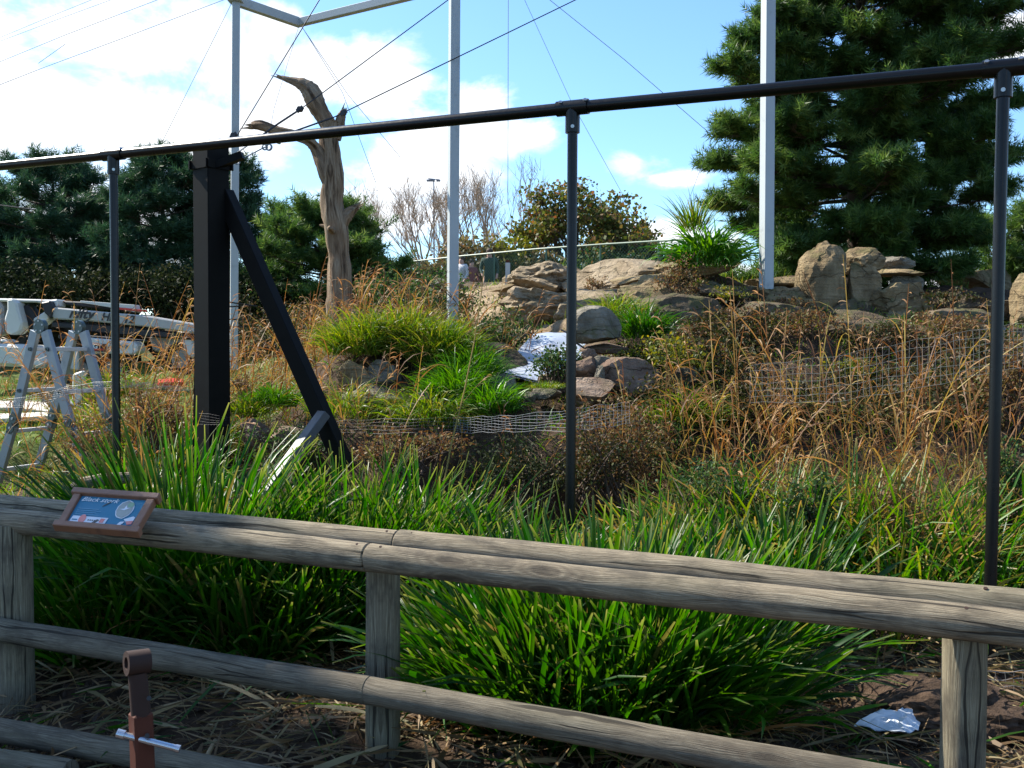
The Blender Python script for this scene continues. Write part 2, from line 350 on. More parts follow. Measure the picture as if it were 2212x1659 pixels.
RUBBER = simple('tyre_rubber', (0.02, 0.02, 0.02), 0.8, 0, 0.3, 20, 0.3)
REDP = simple('red_plastic', (0.55, 0.04, 0.025), 0.4, 0, 0.2, 15)
TXT = simple('black_lettering', (0.03, 0.03, 0.035), 0.5, 0, 0.2, 15)
WTXT = simple('white_lettering', (0.7, 0.7, 0.7), 0.5, 0, 0.1, 15)
RUSTRED = simple('rusty_red_oxide_steel', (0.11, 0.026, 0.012), 0.75, 0.1, 0.5, 16, 0.4, (0.05, 0.02, 0.012), 0.3)
RUSTBROWN = simple('brown_rusted_tube', (0.030, 0.015, 0.010), 0.75, 0.2, 0.5, 16, 0.4, (0.05, 0.028, 0.022), 0.3)
ZINC = simple('zinc_plated_pin', (0.55, 0.58, 0.62), 0.25, 0.85, 0.2, 16)
SIGNW = simple('varnished_sign_timber', (0.27, 0.115, 0.05), 0.6, 0, 0.4, 18, 0.3, (0.15, 0.06, 0.032))
SIGNB = simple('blue_printed_panel', (0.035, 0.155, 0.26), 0.6, 0, 0.15, 4, 0.02, (0.03, 0.19, 0.27), 0.2)
PAPER = simple('white_print', (0.6, 0.6, 0.62), 0.4, 0, 0.05, 10, 0)
CORAL = simple('coral_print', (0.62, 0.13, 0.11), 0.4, 0, 0.1, 10, 0)
PHOTOP = simple('bird_photo_print', (0.30, 0.30, 0.24), 0.4, 0, 0.6, 30, 0, (0.12, 0.16, 0.17))
GREENPR = simple('green_print', (0.15, 0.3, 0.16), 0.4, 0, 0.2, 30, 0)
BOARD = simple('pale_sawn_board', (0.62, 0.56, 0.46), 0.7, 0, 0.25, 8, 0.3)
KERB = simple('white_kerb_stone', (0.40, 0.38, 0.34), 0.8, 0, 0.3, 8, 0.3)
SHEET = simple('grey_plastic_sheet', (0.46, 0.49, 0.54), 0.30, 0, 0.35, 7, 0.5, (0.30, 0.34, 0.41))
LITTER = simple('white_film_litter', (0.55, 0.6, 0.66), 0.35, 0, 0.3, 30, 0.5)
CLOTHD = simple('dark_green_cloth', (0.03, 0.06, 0.04), 0.9); CLOTHW = simple('white_cloth', (0.6, 0.6, 0.62), 0.9); CLOTHR = simple('wine_red_cloth', (0.22, 0.06, 0.06), 0.9)
SKIN = simple('skin', (0.5, 0.28, 0.2), 0.6, 0, 0.1); HAIR = simple('brown_hair', (0.06, 0.035, 0.02), 0.8)

def rock_mat(name, a, b_, c3, moss=0.3):
    def b(B):
        o = B.pos; n = B.noise(o, 3.0, 8, 0.62); f = B.noise(o, 28, 6, 0.7); lay = B.noise(B.mapv(o, (1.2, 1.2, 14)), 1.4, 5, 0.6, 0.4)
        c = B.ramp(n, [(0.3, a), (0.5, b_), (0.7, c3)])
        c = B.mix(B.math('MULTIPLY', f, 0.55), c, tuple(v * 0.45 for v in a))
        c = B.mix(B.n('ShaderNodeMapRange', {'Value': lay, 'From Min': 0.55, 'From Max': 0.62, 'To Max': 0.45}).outputs[0], c, tuple(v * 0.5 for v in a))
        wp = B.n('ShaderNodeVectorMath', {0: o, 1: B.n('ShaderNodeVectorMath', {0: B.n('ShaderNodeTexNoise', {'Vector': o, 'Scale': 3.0, 'Detail': 4}).outputs['Color'], 'Scale': 0.45}, operation='SCALE').outputs[0]}, operation='ADD').outputs[0]
        ed = B.n('ShaderNodeTexVoronoi', {'Vector': B.mapv(wp, (1.1, 1.1, 3.0)), 'Scale': 1.0}, feature='DISTANCE_TO_EDGE').outputs['Distance']
        ck = B.n('ShaderNodeMapRange', {'Value': ed, 'From Min': 0.003, 'From Max': 0.022, 'To Min': 1.0, 'To Max': 0.0}).outputs[0]
        c = B.mix(B.math('MULTIPLY', B.math('MULTIPLY', ck, 0.7), B.n('ShaderNodeMapRange', {'Value': B.noise(o, 1.6, 3), 'From Min': 0.46, 'From Max': 0.6}).outputs[0]), c, tuple(v * 0.28 for v in a))
        st = B.n('ShaderNodeMapRange', {'Value': B.noise(B.mapv(o, (4, 4, 1.2)), 1.5, 5, .6), 'From Min': 0.5, 'From Max': 0.68, 'To Max': 0.5}).outputs[0]
        c = B.mix(st, c, tuple(v * 0.5 for v in a))
        up = B.n('ShaderNodeSeparateXYZ', {0: B.n('ShaderNodeNewGeometry').outputs['Normal']}).outputs[2]
        mo = B.n('ShaderNodeMapRange', {'Value': B.math('ADD', B.noise(o, 5, 5), B.math('MULTIPLY', up, 0.12)), 'From Min': 0.58, 'From Max': 0.7, 'To Max': moss}).outputs[0]
        c = B.mix(mo, c, (0.085, 0.09, 0.03))
        h = B.math('SUBTRACT', B.math('ADD', B.math('ADD', n, B.math('MULTIPLY', f, 0.5)), B.math('MULTIPLY', lay, 0.6)), B.math('MULTIPLY', ck, 0.3))
        B.out(B.bsdf(c, 0.9, B.bump(h, 0.9, 0.05), spec=0.15))
    return mat(name, b)
ROCK = rock_mat('sandstone', (0.15, 0.105, 0.055), (0.30, 0.225, 0.125), (0.44, 0.345, 0.21), 0.5)
ROCKG = rock_mat('grey_boulder', (0.12, 0.105, 0.08), (0.24, 0.215, 0.165), (0.38, 0.34, 0.27), 0.6)
ROCKR = rock_mat('reddish_sandstone', (0.16, 0.10, 0.07), (0.27, 0.19, 0.14), (0.40, 0.31, 0.23), 0.3)
SANDY = rock_mat('sandy_rock', (0.20, 0.15, 0.09), (0.34, 0.265, 0.175), (0.46, 0.375, 0.265), 0.15)
WALLM = rock_mat('shade_dark_rock', (0.06, 0.05, 0.035), (0.11, 0.09, 0.065), (0.17, 0.14, 0.10), 0.5)  # dark tone carries the shade on the wall and in rock hollows

def ground_b(B):
    o = B.pos; n = B.noise(o, 2.2, 8, 0.62); f = B.noise(o, 22, 6, 0.7); m = B.noise(o, 7, 5, 0.6)
    soil = B.ramp(m, [(0.3, (0.028, 0.018, 0.011)), (0.55, (0.07, 0.045, 0.028)), (0.8, (0.13, 0.088, 0.055))])
    lawn = B.ramp(n, [(0.3, (0.06, 0.085, 0.02)), (0.6, (0.11, 0.15, 0.03)), (0.8, (0.2, 0.18, 0.07))])
    sand = B.ramp(n, [(0.3, (0.20, 0.14, 0.08)), (0.5, (0.36, 0.27, 0.17)), (0.7, (0.48, 0.38, 0.26))])
    sand = B.mix(B.math('MULTIPLY', f, 0.6), sand, (0.09, 0.06, 0.035))
    c = B.mix(B.attr('lawn'), soil, lawn); c = B.mix(B.attr('sand'), c, sand)
    h = B.math('ADD', B.math('MULTIPLY', f, 0.5), m)
    B.out(B.bsdf(c, 0.95, B.bump(h, 1.0, 0.04), spec=0.15))
GROUND = mat('soil_grass_and_sand', ground_b)
def water_b(B): B.out(B.bsdf((0.008, 0.010, 0.006), 0.08, B.bump(B.noise(B.pos, 9, 3), 0.12, 0.01), spec=0.5))
WATER = mat('dark_pond_water', water_b)
def net_b(B):
    B.out(B.bsdf((0.2, 0.2, 0.2), 0.5))

# ---------------------------------------------------------------- ground
CT = []
def ct(px, py, D, lawn=0, sand=0):
    p = P(px, py, D); CT.append((p.x, p.y, p.z, lawn, sand))
def cw(x, y, z, lawn=0, sand=0): CT.append((x, y, z, lawn, sand))
for x in (-9, -6, -4, -2, 0, 2, 4, 6, 9):
    for y in (-6, -2, 1, 3): cw(x, y, 0)
for x in (-7, -5, -4, -3, -2, -1.2, -.4, .4, 1.2, 2, 3, 4.5, 6):
    cw(x, 4.4, 0); cw(x, 5.2, 0.0)
for x in (-5, -3.5): cw(x, 6.4, 0.05); cw(x, 8, 0.1); cw(x, 9.7, 0.15, .3)
cw(-8, 9, .15, .4)
for x, y in ((-1.2, 6.6), (-.6, 7.2), (0, 6.9), (.4, 7.4), (.9, 6.9), (.3, 6.3), (-.3, 7.9), (.6, 7.9)): cw(x, y, -0.3)
cw(-2.2, 7.6, 0.1); cw(-2.3, 8.7, .3); cw(-1.6, 8.2, 0.0); cw(-2.7, 9.8, .55, .2)
for px in (0, 120, 250): ct(px, 940, 11.2, 1); ct(px, 890, 13, 1)
ct(450, 900, 12, .8); ct(560, 905, 11.2, .8); ct(620, 870, 12.5, 1); ct(600, 835, 14.5, 1); ct(400, 855, 15, 1); ct(100, 835, 17, 1); ct(-400, 860, 15, 1)
ct(560, 790, 19, 1); ct(300, 785, 22, .6); ct(50, 790, 22, .6); ct(690, 780, 19, 1); ct(-600, 790, 22, .5)
ct(730, 905, 9.2); ct(870, 905, 8.9); ct(790, 740, 10.6); ct(860, 735, 10.4); ct(960, 765, 10.2); ct(1040, 850, 9.5); ct(900, 820, 9.7)
ct(730, 770, 12.5, .4); ct(700, 760, 14, .5); ct(1000, 770, 12); ct(900, 720, 13); ct(820, 700, 14)
ct(1150, 835, 9.6); ct(1180, 880, 8.9); ct(1230, 900, 8.5)
ct(1080, 755, 12, 0, .4); ct(1180, 705, 13, 0, 1); ct(1150, 650, 14.5, 0, 1); ct(1130, 615, 16, 0, 1); ct(1260, 605, 15, 0, 1); ct(1330, 600, 14.3, 0, 1); ct(1000, 640, 17, 0, .6); ct(1200, 585, 17, 0, 1); ct(1280, 680, 12.2, 0, .8)
ct(900, 660, 18); ct(1100, 610, 24, 0, .3)
ct(1300, 885, 8.9); ct(1360, 765, 10.0); ct(1400, 690, 10.8); ct(1450, 660, 11.8); ct(1600, 650, 12); ct(1850, 660, 12); ct(2050, 690, 12); ct(2250, 690, 12); ct(2600, 700, 12)
ct(1500, 590, 13.5, 0, .3); ct(1750, 600, 14, 0, .3); ct(2100, 625, 14.5); ct(2500, 620, 14.5)
for px in (1450, 1700, 1950, 2200, 2600): ct(px, 930, 9.3); ct(px, 1060, 7.6); ct(px, 790, 9.9); ct(px, 700, 10.5); ct(px, 1270, 6.3)
for x in (-30, -18, -10): cw(x, 26, 2.2); cw(x, 34, 2.4)
for x in (-4, 2, 8, 14, 22, 35): cw(x, 24, 2.65, .3, .2); cw(x, 34, 2.55, .5)
for x in (12, 20): cw(x, 8, .8); cw(x, 14, 2.3)
for x in (-14, -20): cw(x, 4, 0); cw(x, 10, .3, .6); cw(x, 17, 1, .8)
for a in range(12): cw(90 * sin(a * pi / 6), 90 * cos(a * pi / 6), 2.0 if cos(a * pi / 6) > 0 else 0, .6)
CTA = np.array(CT)
def fields(X, Y):
    X = np.asarray(X, float); Y = np.asarray(Y, float); sh = X.shape; x = X.ravel(); y = Y.ravel()
    num = np.zeros((3, x.size)); den = np.zeros(x.size)
    for c in CTA:
        w = 1.0 / ((x - c[0]) ** 2 + (y - c[1]) ** 2 + 0.12) ** 1.9
        den += w
        for i in range(3): num[i] += w * c[2 + i]
    z, l, s = num / den
    bump = 0.05 * np.sin(x * 2.1 + 1.3 * np.sin(y * 1.7)) * np.cos(y * 2.6 + x * 0.6) + 0.025 * np.sin(x * 6.3 + y * 2.2) * np.sin(y * 7.1 - x * 1.9)
    amp = np.where(y > 3, 1.0, 0.3); z = z + bump * amp
    return z.reshape(sh), l.reshape(sh), s.reshape(sh)
def hz(x, y): return float(fields(np.array([x]), np.array([y]))[0][0])
def hza(X, Y): return fields(X, Y)[0]
def axis(lo, hi, step, far):
    a = list(np.arange(lo, hi, step)); s = step; v = hi
    b = []
    while v < far: b.append(v); s *= 1.22; v += s
    s = step; v = lo; c = []
    while v > -far: s *= 1.22; v -= s; c.append(v)
    return np.array(c[::-1] + a + b)
gx = axis(-7, 8, 0.085, 900); gy = axis(2.5, 18, 0.085, 900)
GX, GY = np.meshgrid(gx, gy); GZ, GL, GS = fields(GX, GY)
fine = (GY > 2.5) & (GY < 18)
GZ = GZ + np.where(fine, RNG.normal(0, 0.012, GZ.shape), 0)
nx_, ny_ = len(gx), len(gy)
I = np.arange(nx_ * ny_).reshape(ny_, nx_)
F = np.stack([I[:-1, :-1], I[:-1, 1:], I[1:, 1:], I[1:, :-1]], -1).reshape(-1, 4)
tag(mk('ground', np.stack([GX, GY, GZ], -1).reshape(-1, 3), F, GROUND, attrs={'lawn': np.clip(GL.ravel() * 1.6 - .3, 0, 1), 'sand': np.clip(GS.ravel() * 1.8 - .35, 0, 1)}), 'dark soil, rough lawn and sandy bank rising behind the fences', kind='structure')
th = np.linspace(0, 2 * pi, 40, endpoint=False)
wv = np.stack([0.0 + 1.9 * np.cos(th) * (1 + .12 * np.sin(3 * th)), 7.15 + 1.0 * np.sin(th) * (1 + .1 * np.cos(5 * th)), np.full(40, -0.12)], -1)
wv = np.vstack([wv, [[0, 7.15, -0.12]]])
tag(mk('pond_water', wv, [(i, (i + 1) % 40, 40) for i in range(40)], WATER), 'dark still pond water between the planting and the rocks', kind='structure')
# ---------------------------------------------------------------- timber fence in the foreground
def log(name, a, b, r, m, parent, seed, n=20, ext=0.0):
    a, b = Vector(a), Vector(b); d = (b - a).normalized(); a -= d * ext; k = max(6, int((b - a).length / 0.06)); pts = []; rad = []
    for i in range(k + 1):
        t = i / k; q = a.lerp(b, t)
        o = Vector((0, 0, noise.noise(Vector((t * 3, seed, 0))) * 0.008))
        pts.append(q + o); rad.append(r * (1 + 0.05 * noise.noise(Vector((t * 5, seed, 4))) + 0.02 * noise.noise(Vector((t * 22, seed, 8)))))
    pts = [pts[0]] + pts + [pts[-1]]; rad = [r * 0.88] + rad + [r * 0.88]
    pts[0] = pts[1] - d * 0.006; pts[-1] = pts[-2] + d * 0.006
    return MB().tube(pts, rad, n, True, 1, 0.035, seed).build(name, m, parent, smooth=True)
HF = 0.82
fence = thing('timber_fence', 'weathered round timber fence with doubled top rail across the foreground', 'fence', PZ(828, 1500, 0))
J = PZ(797, 1204, HF); La = PZ(0, 1121, HF); Ra = PZ(2212, 1360, HF)
dl = (La - J).normalized(); dr = (Ra - J).normalized(); gap = 0.006
log('front_rail', J + dl * gap, J + dl * 3.6, 0.053, LOG, fence, 1.0)
log('front_rail', J + dr * gap, J + dr * 3.4, 0.052, LOG, fence, 2.0)
back = Vector((0.066, 0.142, 0.026)); J2 = J + back + dr * 0.03
log('rear_rail', J2 + dl * gap, J2 + dl * 3.6, 0.050, LOG, fence, 3.0)
log('rear_rail', J2 + dr * gap, J2 + dr * 3.4, 0.053, LOG, fence, 4.0)
m0 = PZ(0, 1360, 0.37); m1 = PZ(797, 1491, 0.375); m2 = PZ(1474, 1613, 0.385)
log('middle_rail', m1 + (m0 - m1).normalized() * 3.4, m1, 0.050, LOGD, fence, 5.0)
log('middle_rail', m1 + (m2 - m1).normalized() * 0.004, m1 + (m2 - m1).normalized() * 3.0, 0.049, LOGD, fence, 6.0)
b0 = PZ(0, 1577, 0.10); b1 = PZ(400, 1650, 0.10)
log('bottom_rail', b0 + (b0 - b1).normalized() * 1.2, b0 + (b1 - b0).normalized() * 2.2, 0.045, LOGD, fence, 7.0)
for (x0, x1, yt, sd) in ((-2, 68, 1150, 11), (790, 865, 1240, 12), (2038, 2130, 1390, 13)):
    D = {11: 4.34, 12: 3.80, 13: 2.90}[sd]
    c = P((x0 + x1) / 2, yt, D); r = (x1 - x0) / 2 * D / FP
    MB().tube([(c.x, c.y, -0.1), (c.x, c.y, .2), (c.x, c.y, .4), (c.x, c.y, .6), (c.x, c.y, HF - .015)], [r * 1.02, r, r, r * .99, r * .98], 22, True, 1, 0.05, sd).build('post', POSTW, fence, smooth=True)
nb = MB()                                           # nail heads on the rails
for q, rr_ in ((J + dl * .05, .053), (J + dr * .05, .052), (J + dr * 1.98, .052), (J2 + dl * .05, .05), (J2 + dr * .06, .053), (J2 + dr * 2.0, .053)):
    nrm = (EYE - q).normalized() * .4 + Vector((0, 0, .8)); nrm.normalize(); nb = MB(); nb.disc(q + nrm * (rr_ - .0005), nrm, .006, .004, 10); nb.build('nail_head', RUSTBROWN, fence)
c0 = PZ(-60, 1640, 0.06); c1 = PZ(150, 1672, 0.06)
g = log('log', c0, c1, 0.05, LOGD, None, 9.0); tag(g, 'short dark grey log lying at the foot of the timber fence', 'log')

# ---------------------------------------------------------------- black tubular frame
RAILZ = 3.02
def onrail(px, py): return PZ(px, py, RAILZ)
fr = thing('black_pipe_frame', 'black tubular steel frame with long top rail and thin posts', 'pipe frame', (0.4, 6.1, 0))
q0 = onrail(245, 334); q1 = onrail(1237, 233); q2 = onrail(2168, 147)
dd = (q2 - q0).normalized()
A0 = q0 - (q1 - q0).normalized() * 2.6; A3 = q2 + (q2 - q1).normalized() * 1.2
MB().tube([A0, q0, q0.lerp(q1, .5), q1, q1.lerp(q2, .5), q2, A3], 0.037, 16).build('top_rail', BLACKP, fr, smooth=True)
def tee(q, d, w=0.1):
    t = MB().tube([q - d * w, q + d * w], 0.046, 16).tube([q, q - Vector((0, 0, .15))], 0.044, 16); o = t.build('tee_fitting', BLACKP, fr, smooth=True)
    for s in (-1, 1):
        f = (EYE - q); f.z = 0; f.normalize(); nn = (f * .75 + Vector((0, 0, .65))).normalized()
        MB().disc(q + d * (w * .78 * s) + nn * .047, nn, .012, .012, 10).build('bolt', BOLT, o, smooth=True)
    MB().disc(q + f * .046 - Vector((0, 0, .12)), f, .011, .012, 10).build('bolt', BOLT, o, smooth=True)
for q, bx, by in ((q0, 253, 1030), (q1, 1232, 1090), (q2, 2139, 1270)):
    D = (q - EYE).dot(CM.to_3x3() @ Vector((0, 0, -1)))
    b = P(bx, by, D); dz = (b - q) / (q.z - b.z); bot = q + dz * (q.z + 0.3)
    MB().tube([q - Vector((0, 0, .06)), q.lerp(bot, .5), bot], 0.031, 14).build('post', BLACKP, fr, smooth=True)
    tee(q, dd)

# big box column with its brace
ccd = 8.35
ctop = P(450, 322, ccd); cbx = P(460, 1000, ccd)
colm = thing('black_box_column', 'thick black steel box column with a slanting brace', 'column', (cbx.x, cbx.y, 0))
ax = Vector((0.52, 0.854, 0)); ay = Vector((0.83, -0.56, 0)).normalized()
ca = math.atan2(.56, .83); e1 = Vector((cos(radians(-38)), sin(radians(-38)), 0)); e2 = Vector((sin(radians(38)), cos(radians(38)), 0))
W2 = 0.105; cc = Vector((cbx.x, cbx.y, 0)); H = ctop.z
MB().box(cc + Vector((0, 0, H / 2 - .2)), e1 * W2, e2 * W2, (0, 0, H / 2 + .2)).build('column_body', BLACKM, colm, bevel=.006)
z_c = P(450, 363, ccd).z
bd = MB()
for s in (-1, 1):
    bd.box(cc + e1 * (W2 + .008) * s + Vector((0, 0, z_c)), e1 * .007, e2 * (W2 + .03), (0, 0, .035)); bd.box(cc + e2 * (W2 + .008) * s + Vector((0, 0, z_c)), e1 * (W2 + .03), e2 * .006, (0, 0, .034))
bd.build('clamp_band', BLACKM, colm)
br = MB(); rgt = cc + e1 * W2 + Vector((0, 0, z_c)); br.bar(rgt, rgt + Vector((.18, .0, .07)), .09, .06, over=.02); br.bar(cc - e1 * W2 + Vector((0, 0, z_c)), cc - e1 * (W2 + .06) + Vector((-.06, 0, 0)), .05, .05)
br.build('cable_bracket', BLACKM, colm)
zb = P(490, 450, ccd).z
k0 = P(492, 435, ccd - .05); k1 = P(739, 995, ccd - .45)
MB().bar(k0, k1, .11, .13, over=.08).build('brace', BLACKM, colm, bevel=.005)
s0 = P(700, 893, ccd - .5); s1 = P(560, 1085, ccd - .9)
MB().bar(s0, s1, .10, .07).build('foot_strut', simple('dull_lit_steel', (0.09, 0.095, 0.105), 0.5, 0.3, 0.4, 12, .2), colm, bevel=.004)  # paler than the column; the lit face is put into the colour

# ---------------------------------------------------------------- grey aviary posts and beams
def gpost(px0, py0, px1, py1, D, w, label, rot=20):
    a = P(px0, py0, D); b = P(px1, py1, D); t = thing('aviary_post', label, 'post', (b.x, b.y, b.z), 'tall grey posts of the aviary')
    d = (a - b).normalized(); u = Vector((cos(radians(rot)), sin(radians(rot)), 0)); v = d.cross(u).normalized()
    MB().box((a + b) / 2, d * ((a - b).length / 2), u * w / 2, v * w / 2).build('post_shaft', GREYPOST, t, bevel=.006)
    # dark patch of netting clip straps
    return t, a, b
pa, a_top, _ = gpost(510, 2, 505, 800, 14.0, .105, 'left grey aviary post with the beam corner, behind the black column')
pb, b_top, _ = gpost(983, -170, 977, 760, 13.0, .125, 'middle grey aviary post rising from the grassy mound')
pc, c_top, _ = gpost(1662, -330, 1655, 640, 11.6, .125, 'right grey aviary post in front of the big pine')
ZB = a_top.z
cn = PZ(646, 49, ZB); e_ = PZ(860, -3, ZB); en = cn + (e_ - cn) * 1.6
MB().bar(a_top, cn, .10, .13, over=.03).build('beam', GREYPOST, pa, bevel=.006)
MB().bar(cn, en, .10, .11).build('beam', GREYPOST, pa, bevel=.006)
MB().box(a_top, (.1, 0, 0), (0, .1, 0), (0, 0, .02)).build('cap_plate', GREYPOST, pa)
st = P(1097, 600, 14.8)
sp = thing('short_post', 'short grey post with a netting tie on the sandy bank', 'post', P(1096, 632, 14.8))
MB().bar(P(1097, 568, 14.8), P(1096, 640, 14.8), .07, .07, up=(0, 1, 0)).build('post_shaft', GREYPOST, sp)
MB().box(P(1097, 566, 14.8), (.025, 0, 0), (0, .025, 0), (0, 0, .03)).build('finial', RUSTRED, sp)

# ---------------------------------------------------------------- cables
def cable(pts, r, label, m=CABLE, sag=0.0, cat='cable', name='steel_cable', grp='steel cables of the aviary', n=5):
    ps = [P(*p) for p in pts]; out = []
    for a, b in zip(ps[:-1], ps[1:]):
        k = 8 if sag else 2
        for i in range(k): t = i / k; out.append(a.lerp(b, t) - Vector((0, 0, sag * 4 * t * (1 - t))))
    out.append(ps[-1]); o = MB().tube(out, r, n).build(name, m, None, smooth=True); return tag(o, label, cat, grp)
def ext(p, q, t):                               # a point beyond q on the line from p to q
    return tuple(a + (b - a) * t for a, b in zip(p, q))
ca_ = [(488, 347, 8.3), (560, 297, 8.5), (652, 234, 8.8), ext((652, 234, 8.8), (968, 0, 9.8), 1.25)]
cable([ca_[2], ca_[3]], .005, 'thick cable rising from the column, crossing above the dead tree fork')
cb_ = [(512, 349, 8.35), (572, 318, 8.5), (612, 292, 8.6), (720, 254, 8.9), ext((720, 254, 8.9), (1243, 0, 10.2), 1.2)]
cable([cb_[2], cb_[3]], .008, 'doubled cable end between turnbuckle and dead tree stub')
cable([cb_[3], cb_[4]], .0055, 'long thick cable running up right across the middle grey post')
cable([(508, 300, 13.8), ext((508, 300, 13.8), (690, 0, 13.0), 1.2)], .0075, 'steep cable rising from the left grey post past the beam corner')
def turnbuckle(a, b, label):
    a, b = P(*a), P(*b); d = (b - a).normalized(); t = thing('turnbuckle', label, 'turnbuckle', a, 'turnbuckles on the column')
    sd = d.cross(Vector((0, 0, 1))).normalized(); l = (b - a).length
    for s in (-1, 1): MB().tube([a + d * l * .22 + sd * .012 * s, a + d * l * .8 + sd * .012 * s], .005, 6).build('side_bar', GALV, t)
    MB().tube([a, a + d * l * .26], .006, 6).tube([b - d * l * .26, b], .006, 6).build('threaded_rod', GALV, t)
    for p in (a, b): MB().disc(p, sd, .028, .012, 14, .017).build('eye', GALV, t)
turnbuckle(ca_[0], ca_[1], 'upper turnbuckle between black column and thick cable')
turnbuckle(cb_[0], cb_[1], 'lower turnbuckle held by the bracket on the black column')
cable([ca_[1], (600, 268, 8.6), ca_[2]], .009, 'spliced cable loop just below the black rail')
o = MB(); o.disc(P(581, 318, 8.5), (0.3, 1, 0), .032, .016, 14, .02); o.disc(P(600, 306, 8.55), (.4, .3, 1), .03, .016, 14, .018); tag(o.build('shackle', GALV), 'galvanised shackle linking turnbuckle and cable under the rail', 'shackle', 'shackles on the cables')
for i, (px, py, D, lb) in enumerate(((505, 293, 8.6, 'small shackle on the steep cable just above the black rail'), (648, 236, 8.8, 'dark cable clamp beside the dead branch top'), (742, 244, 8.9, 'dark cable clamp on the stub of the dead tree'))):
    MBc = MB(); MBc.bar(P(px - 7, py + 5, D), P(px + 7, py - 5, D), .035, .03); MBc.disc(P(px, py, D), (.3, 1, 0), .024, .04, 10); tag(MBc.build('cable_clamp', CABLE), lb, 'cable clamp', 'clamps on the cables')
thin = [([(-60, 106, 15), (133, 26, 15.5), (420, -90, 16)], 'uppermost thin wire in the top left corner'),
        ([(-60, 112, 15.4), (125, 42, 15.9), (430, -70, 16.4)], 'second thin wire from the top left corner'),
        ([(-40, 150, 15), (143, 75, 15.6), (340, 0, 16.2), (400, -24, 16.4)], 'third thin wire in the bright cloud at left'),
        ([(83, 137, 15), (142, 95, 15.5)], 'short thin wire end in the bright cloud at left'),
        ([(-30, 195, 14), (95, 146, 14.4), (270, 81, 15), (483, 0, 15.6), (520, -14, 15.7)], 'long thin wire from left edge to the left grey post top'),
        ([(500, 8, 14), (350, 308, 15)], 'thin wire slanting down left from the left grey post top'),
        ([(1098, -20, 13), (1097, 440, 13.3)], 'thin wire hanging straight down right of the middle grey post'),
        ([(1124, -20, 14), (1235, 222, 15), (1392, 505, 16)], 'thin wire slanting down behind the middle black post'),
        ([(1150, -30, 14), (1350, 130, 14), (1535, 290, 14)], 'thin wire slanting down right into the big pine'),
        ([(1545, 280, 14.2), (1470, 480, 14.8)], 'thin wire between big pine and leafy tuft on the rocks'),
        ([(645, 58, 15), (592, 235, 15), (580, 300, 15)], 'thin wire hanging down left from the beam corner'),
        ([(652, 58, 15), (752, 205, 15), (865, 340, 15)], 'thin wire slanting right from the beam corner, upper one'),
        ([(655, 62, 15), (740, 200, 15), (812, 395, 15)], 'thin wire slanting right from the beam corner, lower one')]
for pts, lb in thin: cable(pts, .0042, lb, THINW, grp='thin wires of the aviary net', cat='wire', name='thin_wire', n=4)
cable([(-40, 438, 19), (74, 453, 19)], .014, 'dark horizontal wire entering the left pine', CABLE)
cable([(480, 505, 19.5), (590, 520, 20), (700, 535, 20.5)], .012, 'dark wire behind the brace, upper of two', CABLE)
cable([(480, 524, 19.5), (590, 534, 20), (650, 540, 20.5)], .010, 'dark wire behind the brace, lower of two', CABLE)
for y0, y1, x1, lb in ((650, 662, 555, 'topmost'), (663, 661, 540, 'second'), (690, 690, 530, 'third'), (706, 706, 528, 'lowest')):
    cable([(478, y0, 13.4), (x1, y1, 13.4)], .010, lb + ' of the dark rods strapped across the left grey post foot', BLACKP, cat='rod', name='dark_rod', grp='dark rods at the left grey post')

# ---------------------------------------------------------------- wire mesh strips
def grid_net(name, top, bot, nv, nh, r, m, label, grp, skewn=0):
    """top, bot: lists of points; wires of real thickness"""
    def along(ps, t):
        t *= len(ps) - 1; i = min(int(t), len(ps) - 2); return ps[i].lerp(ps[i + 1], t - i)
    tp = [P(*p) for p in top]; bt = [P(*p) for p in bot]
    t = thing(name, label, 'wire mesh', bt[0], grp)
    o = MB()
    for j in range(nh):
        v = j / (nh - 1); o.tube([along(tp, k / 24).lerp(along(bt, k / 24), v) + Vector((0, 0, .006 * sin(k * 1.7 + j))) for k in range(25)], r, 3, False)
    tag(o.build('line_wires', m, t), kind='stuff')
    o = MB()
    for i in range(nv + 1):
        u = i / nv; a = along(tp, u); b = along(bt, min(1, u)); o.tube([a, a.lerp(b, .5) + Vector((0, .012 * sin(i * 2.1), 0)), b], r, 3, False)
    tag(o.build('stay_wires', m, t), kind='stuff')
    return t
grid_net('wire_mesh_strip', [(980, 903, 7.2), (1040, 900, 7.0), (1100, 898, 6.7), (1225, 886, 6.15), (1290, 876, 6.1), (1360, 870, 6.3)],
         [(980, 935, 7.2), (1040, 934, 7.0), (1100, 932, 6.7), (1225, 930, 6.15), (1290, 925, 6.1), (1360, 915, 6.3)], 40, 7, .0012, GALV, 'sagging galvanised wire mesh strip tied to the middle black post', 'strips of wire mesh between the posts')
grid_net('wire_mesh_strip', [(430, 893, 8.2), (560, 908, 8.0), (680, 912, 8.1), (800, 906, 7.9), (980, 903, 7.2)], [(430, 915, 8.2), (560, 925, 8.0), (680, 930, 8.1), (800, 936, 7.9), (980, 935, 7.2)], 70, 5, .0009, CABLE,
         'flattened wire mesh strip in front of the box column foot', 'strips of wire mesh between the posts')
grid_net('wire_mesh_strip', [(0, 866, 8.3), (90, 850, 8.0), (160, 832, 7.9), (250, 822, 7.7), (330, 826, 8.2), (410, 838, 8.6)], [(0, 884, 8.3), (90, 874, 8.0), (160, 848, 7.9), (250, 838, 7.7), (330, 840, 8.2), (410, 846, 8.6)], 90, 7, .0011, GALV,
         'twisted wire mesh strip passing across the ladder at left', 'strips of wire mesh between the posts')
